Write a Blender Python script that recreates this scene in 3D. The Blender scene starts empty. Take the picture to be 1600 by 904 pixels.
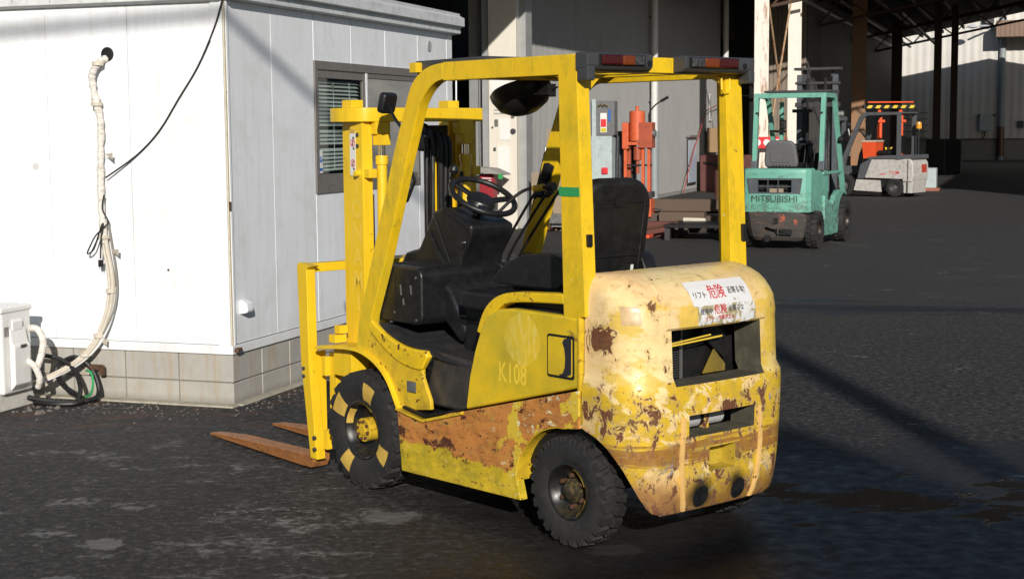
import bpy, bmesh, math, random
from mathutils import Vector, Matrix, Euler
R = math.radians
random.seed(7)
sc = bpy.context.scene
COL = sc.collection

# ------------------------------------------------------------------ camera
cam_d = bpy.data.cameras.new('camera'); cam = bpy.data.objects.new('camera', cam_d); COL.objects.link(cam)
cam_d.sensor_width = 36.0; cam_d.lens = 2387.8 / 1600 * 36.0
cam_d.clip_start = 0.1; cam_d.clip_end = 3000
cam.location = (0, 0, 1.732)
_f = Vector((0, math.cos(R(5.946)), -math.sin(R(5.946)))); _u = Vector((0, math.sin(R(5.946)), math.cos(R(5.946)))); _r = Vector((1, 0, 0))
_ro = R(-0.479); _U = _u * math.cos(_ro) - _r * math.sin(_ro); _Rr = _r * math.cos(_ro) + _u * math.sin(_ro)
cam.rotation_euler = Matrix((_Rr, _U, -_f)).transposed().to_euler()
sc.camera = cam

# ------------------------------------------------------------------ sky and sun
SUN_EL, SUN_AZ = 21.2, 174.6          # degrees; azimuth clockwise from +Y
world = bpy.data.worlds.new('World'); sc.world = world; world.use_nodes = True
wn = world.node_tree; wn.nodes.clear()
sky = wn.nodes.new('ShaderNodeTexSky'); sky.sky_type = 'NISHITA'; sky.sun_disc = False
sky.sun_elevation = R(SUN_EL); sky.sun_rotation = R(SUN_AZ); sky.air_density = 1.0; sky.dust_density = 0.6; sky.ozone_density = 1.5
bg = wn.nodes.new('ShaderNodeBackground'); bg.inputs['Strength'].default_value = 0.07
wo = wn.nodes.new('ShaderNodeOutputWorld')
wn.links.new(sky.outputs[0], bg.inputs[0]); wn.links.new(bg.outputs[0], wo.inputs[0])
sun_d = bpy.data.lights.new('sun', 'SUN'); sun_d.energy = 4.7; sun_d.angle = R(0.53); sun_d.color = (1.0, 0.94, 0.86)
sun = bpy.data.objects.new('sun', sun_d); COL.objects.link(sun)
_d = Vector((-math.sin(R(SUN_AZ)) * math.cos(R(SUN_EL)), -math.cos(R(SUN_AZ)) * math.cos(R(SUN_EL)), -math.sin(R(SUN_EL))))
sun.rotation_euler = _d.to_track_quat('-Z', 'Y').to_euler(); sun.location = (3, -20, 12)
sc.view_settings.view_transform = 'Standard'; sc.view_settings.look = 'None'
sc.view_settings.exposure = 0.06; sc.view_settings.gamma = 1.0; sc.view_settings.use_curve_mapping = False

# ------------------------------------------------------------------ tagging
def tag(o, label=None, cat=None, group=None, kind=None):
    if label: o['label'] = label
    if cat: o['category'] = cat
    if group: o['group'] = group
    if kind: o['kind'] = kind
    return o
def empty(name, loc=(0, 0, 0), rz=0.0):
    o = bpy.data.objects.new(name, None); COL.objects.link(o); o.empty_display_size = 0.2
    o.location = loc; o.rotation_euler = (0, 0, rz); return o
def copy_tree(o, parent=None):
    c = o.copy(); COL.objects.link(c); c.parent = parent
    for ch in list(o.children): copy_tree(ch, c)
    return c

# ------------------------------------------------------------------ mesh builder
class MB:
    def __init__(s): s.v = []; s.f = []
    def add(s, vs, fs):
        n = len(s.v); s.v += [tuple(v) for v in vs]; s.f += [tuple(i + n for i in f) for f in fs]; return s
    def box(s, c, d, m=None):
        x, y, z = [k / 2 for k in d]
        vs = [Vector((a * x, b * y, e * z)) for a in (-1, 1) for b in (-1, 1) for e in (-1, 1)]
        if m is not None: vs = [m @ v for v in vs]
        vs = [v + Vector(c) for v in vs]
        return s.add(vs, [(0, 1, 3, 2), (4, 6, 7, 5), (0, 4, 5, 1), (2, 3, 7, 6), (0, 2, 6, 4), (1, 5, 7, 3)])
    def bx(s, x0, x1, y0, y1, z0, z1): return s.box(((x0+x1)/2, (y0+y1)/2, (z0+z1)/2), (abs(x1-x0), abs(y1-y0), abs(z1-z0)))
    def prism(s, pts, a0, a1, ax='y'):
        """polygon pts extruded along an axis: ax y -> pts are (x,z); x -> (y,z); z -> (x,y)"""
        n = len(pts)
        mk = {'y': lambda p, a: (p[0], a, p[1]), 'x': lambda p, a: (a, p[0], p[1]), 'z': lambda p, a: (p[0], p[1], a)}[ax]
        vs = [mk(p, a0) for p in pts] + [mk(p, a1) for p in pts]
        fs = [tuple(range(n))[::-1], tuple(range(n, 2*n))] + [(i, (i+1) % n, n+(i+1) % n, n+i) for i in range(n)]
        return s.add(vs, fs)
    def tube(s, pts, r, n=10, cap=True):
        pts = [Vector(p) for p in pts]; rr = r if isinstance(r, (list, tuple)) else [r] * len(pts)
        up = None; vs = []
        for i, p in enumerate(pts):
            t = (pts[min(i+1, len(pts)-1)] - pts[max(i-1, 0)]).normalized()
            if up is None:
                up = t.orthogonal().normalized()
            up = (up - t * up.dot(t)); up = up.normalized() if up.length > 1e-6 else t.orthogonal().normalized()
            b = t.cross(up)
            for k in range(n):
                a = 2 * math.pi * k / n; vs.append(p + (up * math.cos(a) + b * math.sin(a)) * rr[i])
        fs = [(i*n+k, i*n+(k+1) % n, (i+1)*n+(k+1) % n, (i+1)*n+k) for i in range(len(pts)-1) for k in range(n)]
        if cap: fs += [tuple(range(n))[::-1], tuple(range((len(pts)-1)*n, len(pts)*n))]
        return s.add(vs, fs)
    def cyl(s, c, r, h, ax='z', n=24, r2=None):
        c = Vector(c); d = {'x': Vector((1, 0, 0)), 'y': Vector((0, 1, 0)), 'z': Vector((0, 0, 1))}[ax] if isinstance(ax, str) else Vector(ax).normalized()
        return s.tube([c - d*h/2, c + d*h/2], [r, r if r2 is None else r2], n)
    def lathe(s, prof, c=(0, 0, 0), ax='y', n=48, a0=0.0, a1=2*math.pi, closed=True):
        """prof: (r, h) pairs; a ring profile when closed"""
        full = abs(a1 - a0 - 2*math.pi) < 1e-6; m = n if full else n + 1; vs = []
        for k in range(m):
            a = a0 + (a1 - a0) * k / n; ca, sa = math.cos(a), math.sin(a)
            for r, h in prof:
                p = {'y': (r*ca, h, r*sa), 'z': (r*ca, r*sa, h), 'x': (h, r*ca, r*sa)}[ax]
                vs.append((p[0]+c[0], p[1]+c[1], p[2]+c[2]))
        q = len(prof); fs = []
        for k in range(n):
            for j in range(q if closed else q-1):
                a, b = k*q+j, k*q+(j+1) % q; c2, d2 = ((k+1) % m)*q+j, ((k+1) % m)*q+(j+1) % q
                fs.append((a, b, d2, c2))
        if not full and closed: fs += [tuple(range(q)), tuple(range((m-1)*q, m*q))[::-1]]
        return s.add(vs, fs)
    def grid(s, fn, us, vs_):
        vs = [fn(a, b) for a in us for b in vs_]; w = len(vs_)
        return s.add(vs, [(i*w+j, (i+1)*w+j, (i+1)*w+j+1, i*w+j+1) for i in range(len(us)-1) for j in range(w-1)])
    def build(s, name, mat, parent=None, bev=0.0, seg=2, solid=0.0, ang=35, normals=True, sub=0):
        me = bpy.data.meshes.new(name); me.from_pydata([tuple(v) for v in s.v], [], s.f)
        bm = bmesh.new(); bm.from_mesh(me)
        if normals: bmesh.ops.recalc_face_normals(bm, faces=bm.faces)
        if solid:
            bmesh.ops.solidify(bm, geom=bm.faces[:], thickness=solid)
            bmesh.ops.recalc_face_normals(bm, faces=bm.faces)
        if bev > 0:
            es = [e for e in bm.edges if len(e.link_faces) == 2 and e.calc_face_angle(0) > R(30)]
            if es: bmesh.ops.bevel(bm, geom=es, offset=bev, segments=seg, profile=0.5, affect='EDGES', clamp_overlap=True)
        for f in bm.faces: f.smooth = True
        bm.to_mesh(me); bm.free()
        me.set_sharp_from_angle(angle=R(ang))
        if mat: me.materials.append(mat)
        o = bpy.data.objects.new(name, me); COL.objects.link(o)
        if parent: o.parent = parent
        if bev > 0 and len(me.polygons) < 4000:
            w = o.modifiers.new('weighted_normals', 'WEIGHTED_NORMAL'); w.keep_sharp = True; w.weight = 100
        return o

def arc(cx, cz, r, a0, a1, n): return [(cx + r*math.cos(R(a0+(a1-a0)*i/n)), cz + r*math.sin(R(a0+(a1-a0)*i/n))) for i in range(n+1)]
def rrect(x0, x1, z0, z1, r, n=4):
    p = []
    for cx, cz, a in ((x1-r, z1-r, 0), (x0+r, z1-r, 90), (x0+r, z0+r, 180), (x1-r, z0+r, 270)): p += arc(cx, cz, r, a, a+90, n)
    return p
def smooth(pts, k=4):
    """Catmull-Rom through points (any dimension)"""
    P = [Vector(p) for p in pts]; out = []
    for i in range(len(P)-1):
        p0, p1, p2, p3 = P[max(i-1, 0)], P[i], P[i+1], P[min(i+2, len(P)-1)]
        for j in range(k):
            t = j / k; out.append(0.5*((2*p1)+(p2-p0)*t+(2*p0-5*p1+4*p2-p3)*t*t+(3*p1-p0-3*p2+p3)*t**3))
    return out + [P[-1]]
def interp(x, xs, ys):
    if x <= xs[0]: return ys[0]
    for i in range(len(xs)-1):
        if x <= xs[i+1]:
            t = (x-xs[i])/(xs[i+1]-xs[i]); return ys[i]+(ys[i+1]-ys[i])*t
    return ys[-1]
_tc = {}
def text_geo(body, size=1.0, bold=0.0, align='CENTER', sx=1.0):
    key = (body, bold, align, sx)
    if key not in _tc:
        cu = bpy.data.curves.new('lettering', 'FONT'); cu.body = body; cu.size = 1.0; cu.offset = bold; cu.align_x = align; cu.align_y = 'CENTER'; cu.resolution_u = 3
        o = bpy.data.objects.new('lettering', cu); COL.objects.link(o); dg = bpy.context.evaluated_depsgraph_get(); dg.update()
        me = bpy.data.meshes.new_from_object(o.evaluated_get(dg))
        bm = bmesh.new(); bm.from_mesh(me); bmesh.ops.triangulate(bm, faces=bm.faces[:])
        _tc[key] = ([(v.co.x*sx, v.co.y) for v in bm.verts], [tuple(v.index for v in f.verts) for f in bm.faces])
        bm.free(); bpy.data.objects.remove(o); bpy.data.curves.remove(cu); bpy.data.meshes.remove(me)
    vs, fs = _tc[key]; return [(x*size, y*size) for x, y in vs], fs
def lettering(name, body, size, fn, mat, parent, bold=0.0, align='CENTER', sx=1.0):
    """fn maps flat (right, up) to a 3-D point on the carrying surface"""
    vs, fs = text_geo(body, size, bold, align, sx); m = MB(); m.add([fn(x, y) for x, y in vs], fs)
    return m.build(name, mat, parent, normals=False)

# ------------------------------------------------------------------ materials
class NT:
    def __init__(s, name, rough=0.5, metal=0.0, spec=None):
        s.m = bpy.data.materials.new(name); s.m.use_nodes = True; s.t = s.m.node_tree; s.b = s.t.nodes['Principled BSDF']
        s.b.inputs['Roughness'].default_value = rough; s.b.inputs['Metallic'].default_value = metal
        if spec is not None: s.b.inputs['Specular IOR Level'].default_value = spec
        s.tc = s.t.nodes.new('ShaderNodeTexCoord'); s.P = s.tc.outputs['Object']
    def _in(s, node, i, v):
        if v is None: return
        if hasattr(v, 'is_linked') or hasattr(v, 'links'): s.t.links.new(v, node.inputs[i])
        else:
            k = node.inputs[i]
            if hasattr(k.default_value, '__len__') and not hasattr(v, '__len__'): v = (v, v, v, 1) if len(k.default_value) == 4 else (v, v, v)
            if hasattr(v, '__len__') and len(v) == 3 and len(k.default_value) == 4: v = (*v, 1)
            k.default_value = v
    def scale(s, x, y, z, off=(0, 0, 0)):
        n = s.t.nodes.new('ShaderNodeMapping'); s._in(n, 0, s.P); n.inputs['Scale'].default_value = (x, y, z); n.inputs['Location'].default_value = off; return n.outputs[0]
    def noise(s, sc_=5, det=4, rough=.55, vec=None, dist=0.0):
        n = s.t.nodes.new('ShaderNodeTexNoise'); s._in(n, 'Vector', vec if vec is not None else s.P)
        n.inputs['Scale'].default_value = sc_; n.inputs['Detail'].default_value = det; n.inputs['Roughness'].default_value = rough; n.inputs['Distortion'].default_value = dist
        return n.outputs['Fac']
    def voro(s, sc_=5, vec=None, out='Distance', feat='F1'):
        n = s.t.nodes.new('ShaderNodeTexVoronoi'); n.feature = feat; s._in(n, 'Vector', vec if vec is not None else s.P); n.inputs['Scale'].default_value = sc_; return n.outputs[out]
    def math(s, op, a, b=None, clamp=False):
        n = s.t.nodes.new('ShaderNodeMath'); n.operation = op; n.use_clamp = clamp; s._in(n, 0, a); s._in(n, 1, b); return n.outputs[0]
    def step(s, v, lo, hi):
        n = s.t.nodes.new('ShaderNodeMapRange'); s._in(n, 0, v); n.inputs[1].default_value = lo; n.inputs[2].default_value = hi; n.inputs[3].default_value = 0; n.inputs[4].default_value = 1; n.clamp = True; return n.outputs[0]
    def remap(s, v, lo, hi, a, b):
        n = s.t.nodes.new('ShaderNodeMapRange'); s._in(n, 0, v)
        for i, k in enumerate((lo, hi, a, b)): n.inputs[i+1].default_value = k
        return n.outputs[0]
    def mix(s, f, a, b, mode='MIX'):
        n = s.t.nodes.new('ShaderNodeMix'); n.data_type = 'RGBA'; n.blend_type = mode; s._in(n, 0, f); s._in(n, 6, a); s._in(n, 7, b); return n.outputs[2]
    def xyz(s):
        n = s.t.nodes.new('ShaderNodeSeparateXYZ'); s._in(n, 0, s.P); return n.outputs
    def rand(s):
        n = s.t.nodes.new('ShaderNodeObjectInfo'); return n.outputs['Random']
    def col(s, c): s._in(s.b, 'Base Color', c); return s
    def rough(s, v): s._in(s.b, 'Roughness', v); return s
    def bump(s, h, st=.3, dist=.01, prev=None):
        n = s.t.nodes.new('ShaderNodeBump'); n.inputs['Strength'].default_value = st; n.inputs['Distance'].default_value = dist; s._in(n, 'Height', h)
        if prev: s._in(n, 'Normal', prev)
        s._in(s.b, 'Normal', n.outputs[0]); return n.outputs[0]

def mul(c, k): return tuple(x*k for x in c)
_mc = {}
def paint(name, c, rough=.45, var=.25, dirt=.0, dirtc=(.05, .04, .03), chips=0.0, chipc=(.1, .035, .015), sc_=6, metal=0.0, bump=.0, streak=0.0, rv=.12):
    """a general worn coat: tone variation, dirt blotches, sharp-edged chips"""
    if name in _mc: return _mc[name]
    n = NT(name, rough, metal)
    a = n.noise(sc_, 5); c1 = n.mix(a, mul(c, 1-var), mul(c, 1+var*.6))
    if streak:
        st = n.noise(9, 4, vec=n.scale(4, 4, .35)); c1 = n.mix(n.math('MULTIPLY', n.step(st, .5, .75), streak), c1, dirtc)
    if dirt:
        d = n.noise(sc_*2.3, 6, .65); c1 = n.mix(n.math('MULTIPLY', n.step(d, .48, .72), dirt), c1, dirtc)
    if chips:
        h = n.noise(sc_*5, 5, .6); t = .72 - chips*.2; c1 = n.mix(n.step(h, t, t+.012), c1, chipc)
    n.col(c1); n.rough(n.remap(n.noise(sc_*3, 3), .3, .7, rough-rv, rough+rv))
    if bump: n.bump(n.noise(sc_*12, 3), bump, .004)
    _mc[name] = n.m; return n.m
def plain(name, c, rough=.5, metal=0.0, emit=0.0, trans=0.0):
    if name in _mc: return _mc[name]
    n = NT(name, rough, metal); n.b.inputs['Base Color'].default_value = (*c, 1)
    if trans: n.b.inputs['Transmission Weight'].default_value = trans
    if emit: n.b.inputs['Emission Color'].default_value = (*c, 1); n.b.inputs['Emission Strength'].default_value = emit
    _mc[name] = n.m; return n.m

def counterweight_paint():
    n = NT('peeling cast counterweight paint', .42); x, y, z = n.xyz()
    hs = n.noise(5, 6, .65, vec=n.scale(1.2, 1.2, 5)); big = n.noise(3.2, 4, .55); md = n.noise(9, 6, .62, dist=.6); fn = n.noise(30, 5, .6)
    yellow = n.mix(big, (.54, .34, .02), (.76, .51, .035)); yellow = n.mix(n.math('MULTIPLY', n.step(fn, .45, .7), .35), yellow, (.33, .30, .03))
    cream = n.mix(hs, (.74, .56, .24), (.84, .70, .38)); pink = (.78, .52, .27)
    cream = n.mix(n.math('MULTIPLY', n.step(big, .42, .60), .85), cream, pink); cream = n.mix(n.math('MULTIPLY', n.step(n.noise(5, 7, .7, vec=n.scale(1, 1, 3, (6, 1, 1))), .5, .7), .5), cream, (.62, .50, .12))
    salmon = n.mix(hs, (.62, .30, .10), (.78, .52, .20))
    # upper half mostly faded cream, edge wandering with noise
    zz = n.math('ADD', z, n.math('MULTIPLY', n.math('SUBTRACT', md, .5), .16))
    up = n.step(zz, .695, .715)
    yl = n.step(n.math('SUBTRACT', n.noise(2.6, 5, .6, vec=n.scale(1, 1, 1.6, (3, 1, 2))), n.math('MULTIPLY', up, .0)), .52, .56)
    c = n.mix(up, yellow, n.mix(n.math('MULTIPLY', yl, .75), cream, yellow))
    # cream flakes showing through the yellow below
    fl = n.step(n.math('ADD', n.noise(7.5, 7, .68, vec=n.scale(1, 1, 1.3, (5, 0, 1)), dist=.6), n.math('MULTIPLY', n.step(y, .05, .30), .03)), .585, .60)
    c = n.mix(n.math('MULTIPLY', fl, n.math('SUBTRACT', 1.0, up)), c, cream)
    lo = n.step(n.math('ADD', z, n.math('MULTIPLY', n.math('SUBTRACT', big, .5), .25)), .37, .30)
    lft = n.step(y, .12, .28); c = n.mix(n.math('MULTIPLY', n.math('MULTIPLY', lo, lft), .85), c, salmon)
    c = n.mix(n.math('MULTIPLY', n.step(y, -.1, -.4), .5), c, yellow)
    # rust: sharp brown flakes, denser mid-height and near the arch
    ru = n.noise(15, 9, .74, vec=n.scale(1, 1, .8, (1, 7, 3)), dist=.6)
    wz = n.math('MULTIPLY', n.step(z, .74, .62), .075)
    wa = n.math('MULTIPLY', n.step(n.math('ABSOLUTE', n.math('SUBTRACT', z, .90)), .09, .02), n.math('MULTIPLY', n.step(n.math('ABSOLUTE', n.math('ADD', x, .19)), .10, .03), .20))
    wl = n.math('MULTIPLY', lft, .012)
    ru2 = n.math('ADD', n.math('ADD', n.math('ADD', ru, wz), wa), wl)
    rmask = n.step(ru2, .620, .628); edge = n.step(ru2, .600, .606); halo = n.step(ru2, .52, .62)
    tiny = n.step(n.noise(52, 5, .7), .635, .65); rmask = n.math('MAXIMUM', rmask, n.math('MULTIPLY', tiny, n.step(n.math('SUBTRACT', 1.05, z), .10, .35)))
    c = n.mix(n.math('MULTIPLY', halo, .45), c, (.42, .22, .06))
    rust = n.mix(n.noise(45, 4), (.055, .018, .010), (.19, .065, .022))
    grey = n.step(n.noise(8, 3, vec=n.scale(1, 1, 1, (9, 2, 4))), .62, .66)
    c = n.mix(n.math('MULTIPLY', edge, .55), c, (.78, .62, .30)); c = n.mix(rmask, c, n.mix(grey, rust, (.30, .25, .24)))
    # long horizontal scrapes in a belt
    sc1 = n.noise(4, 7, .7, vec=n.scale(.8, .8, 16)); belt = n.step(n.math('ABSOLUTE', n.math('SUBTRACT', z, .425)), .085, .02)
    belt2 = n.step(n.math('SUBTRACT', n.math('MULTIPLY', belt, .30), n.math('SUBTRACT', .62, sc1)), .06, .14)
    c = n.mix(n.math('MULTIPLY', belt2, .85), c, n.mix(fn, (.10, .035, .012), (.40, .17, .05)))
    thin = n.step(n.noise(6, 8, .8, vec=n.scale(.5, .5, 22, (0, 3, 0))), .58, .64); c = n.mix(n.math('MULTIPLY', thin, .45), c, (.32, .19, .08)); soil = n.step(n.noise(4, 8, .75, vec=n.scale(1, 1, 1.5, (2, 9, 0))), .50, .68); c = n.mix(n.math('MULTIPLY', n.math('MULTIPLY', soil, n.math('SUBTRACT', 1.0, n.math('MULTIPLY', up, .6))), .5), c, (.26, .20, .05))
    # grime along the arch edge
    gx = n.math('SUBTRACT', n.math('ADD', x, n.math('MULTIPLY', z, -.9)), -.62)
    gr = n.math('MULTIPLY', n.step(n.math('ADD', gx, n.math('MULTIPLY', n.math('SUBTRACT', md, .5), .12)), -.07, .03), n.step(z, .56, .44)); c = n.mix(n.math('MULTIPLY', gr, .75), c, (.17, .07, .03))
    for sy, sz, sr_ in ((.118, .245, .075), (-.10, .255, .055)):
        dy = n.math('SUBTRACT', y, sy); dz = n.math('SUBTRACT', z, sz); dd = n.math('SQRT', n.math('ADD', n.math('MULTIPLY', dy, dy), n.math('MULTIPLY', dz, dz))); dd = n.math('ADD', dd, n.math('MULTIPLY', n.math('SUBTRACT', md, .5), .06)); c = n.mix(n.math('MULTIPLY', n.math('MULTIPLY', n.step(dd, sr_+.015, sr_-.035), .92), n.step(x, -.25, -.32)), c, (.012, .010, .008))
    n.col(c); n.rough(n.mix(rmask, n.remap(fn, .3, .7, .26, .5), .85))
    b1 = n.bump(n.math('ADD', n.math('MULTIPLY', rmask, -1.0), n.math('MULTIPLY', md, .6)), .5, .004); n.bump(n.noise(60, 3), .12, .002, b1)
    return n.m
def side_paint(kind):
    """kind: sill (orange over yellow, scraped) / hood (yellow green, scuffed)"""
    n = NT('scraped side panel paint ' + kind, .45); x, y, z = n.xyz()
    fn = n.noise(34, 6, .65); md = n.noise(9, 6, .62, dist=.5); big = n.noise(3, 4)
    yellow = n.mix(n.step(md, .35, .65), (.40, .31, .02), (.68, .47, .025))
    if kind == 'sill':
        orange = n.mix(md, (.46, .155, .03), (.60, .27, .07)); c = orange
        st = n.noise(5, 8, .75, vec=n.scale(1.6, 1, 3.4), dist=1.2); c = n.mix(n.math('MULTIPLY', n.step(st, .52, .60), .55), c, (.20, .10, .035)); hal = n.step(n.noise(5, 8, .75, vec=n.scale(1, 1, 1.6, (9, 0, 4))), .48, .62); c = n.mix(n.math('MULTIPLY', hal, .6), c, (.30, .12, .035))
        st2 = n.noise(7, 8, .75, vec=n.scale(1, 1, 2.4, (3, 0, 1)), dist=.8); c = n.mix(n.math('MULTIPLY', n.step(st2, .56, .68), .6), c, (.46, .36, .05))
        zz = n.math('ADD', n.math('ADD', z, n.math('MULTIPLY', n.math('SUBTRACT', md, .5), .14)), n.math('MULTIPLY', x, -.03))
        low = n.step(zz, .262, .252); rb = n.step(n.math('ABSOLUTE', n.math('SUBTRACT', zz, .285)), .04, .015)
        rb = n.math('MULTIPLY', rb, n.step(n.math('ADD', x, n.math('MULTIPLY', big, .6)), .75, 1.05)); rn = n.noise(15, 7, .68, vec=n.scale(1, 1, 1.5, (8, 0, 3)), dist=.4)
        c = n.mix(n.step(n.math('ADD', n.math('MULTIPLY', rb, .10), rn), .60, .612), c, (.085, .028, .016)); g2 = n.step(n.noise(6, 8, .8, vec=n.scale(.5, 1, 26, (5, 0, 5))), .56, .60); c = n.mix(n.math('MULTIPLY', g2, .5), c, (.12, .065, .03)); c = n.mix(low, c, yellow)
        yp = n.math('MULTIPLY', n.step(n.noise(8, 6, .6, vec=n.scale(1, 1, 1, (7, 0, 2))), .53, .55), n.step(x, .50, .36)); c = n.mix(yp, c, (.62, .44, .04))
        ch = n.noise(17, 9, .76, vec=n.scale(1, 1, 1.2, (2, 0, 9)), dist=.6); cm = n.step(ch, .62, .63)
        c = n.mix(n.step(ch, .60, .61), c, (.60, .42, .10)); c = n.mix(n.math('MULTIPLY', cm, n.math('SUBTRACT', 1.0, low)), c, n.mix(n.step(x, .35, .45), (.44, .40, .36), (.10, .035, .02)))
        wt = n.noise(19, 6, .65, vec=n.scale(1, 1, 2, (0, 0, 5))); wm = n.math('MULTIPLY', n.step(wt, .625, .64), n.step(x, .55, .3)); c = n.mix(wm, c, (.72, .66, .42))
        dk = n.step(n.noise(5, 5, .7, vec=n.scale(1, 1, 5, (1, 0, 0))), .58, .72); c = n.mix(n.math('MULTIPLY', dk, .5), c, (.10, .06, .03)); tn = n.step(n.noise(60, 5, .7), .62, .64); c = n.mix(tn, c, (.10, .04, .02)); dl = n.step(n.noise(9, 8, .8, vec=n.scale(1, 1, 3, (0, 0, 3))), .50, .66); c = n.mix(n.math('MULTIPLY', dl, n.math('MULTIPLY', low, .75)), c, (.27, .20, .03)); lc = n.step(n.noise(13, 8, .75, vec=n.scale(1, 1, 1.5, (4, 0, 7))), .60, .61); c = n.mix(n.math('MULTIPLY', lc, low), c, (.14, .06, .02))
    else:
        c = n.mix(n.step(n.math('ADD', n.noise(4, 8, .7), n.math('MULTIPLY', x, -.15)), .36, .60), (.72, .48, .015), (.50, .38, .02))
        dd = n.noise(2.6, 5, .6, vec=n.scale(1, 1, 1, (4, 0, 2))); c = n.mix(n.math('MULTIPLY', n.step(dd, .5, .75), .55), c, (.34, .22, .03))
        sx_ = n.math('SUBTRACT', x, .27); sz_ = n.math('SUBTRACT', z, .85); rr = n.math('SQRT', n.math('ADD', n.math('MULTIPLY', sx_, sx_), n.math('MULTIPLY', sz_, sz_)))
        disc = n.step(n.math('ADD', rr, n.math('MULTIPLY', n.math('SUBTRACT', n.noise(14, 4), .5), .05)), .115, .11)
        scr = n.noise(10, 5, .7, vec=n.scale(4.5, 1, 1)); c = n.mix(n.math('MULTIPLY', disc, .7), c, n.mix(n.step(scr, .45, .7), (.72, .50, .03), (.86, .70, .22)))
        br = n.math('MULTIPLY', n.step(n.noise(9, 6, .65, vec=n.scale(1, 1, 1, (6, 0, 6)), dist=.7), .60, .62), n.step(n.math('ADD', z, n.math('MULTIPLY', x, -.5)), .80, .92)); c = n.mix(n.math('MULTIPLY', br, .8), c, (.13, .08, .03))
        gy = n.step(n.noise(3, 4, vec=n.scale(1, 1, 1, (0, 0, 9))), .55, .72); c = n.mix(n.math('MULTIPLY', gy, .35), c, (.24, .27, .04))
        th = n.step(n.noise(5, 6, .75, vec=n.scale(1, 1, 14, (2, 0, 0))), .66, .72); c = n.mix(n.math('MULTIPLY', th, .3), c, (.8, .66, .3))
    n.col(c); n.rough(n.remap(fn, .3, .7, .32, .55)); n.bump(md, .25, .004); return n.m

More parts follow.
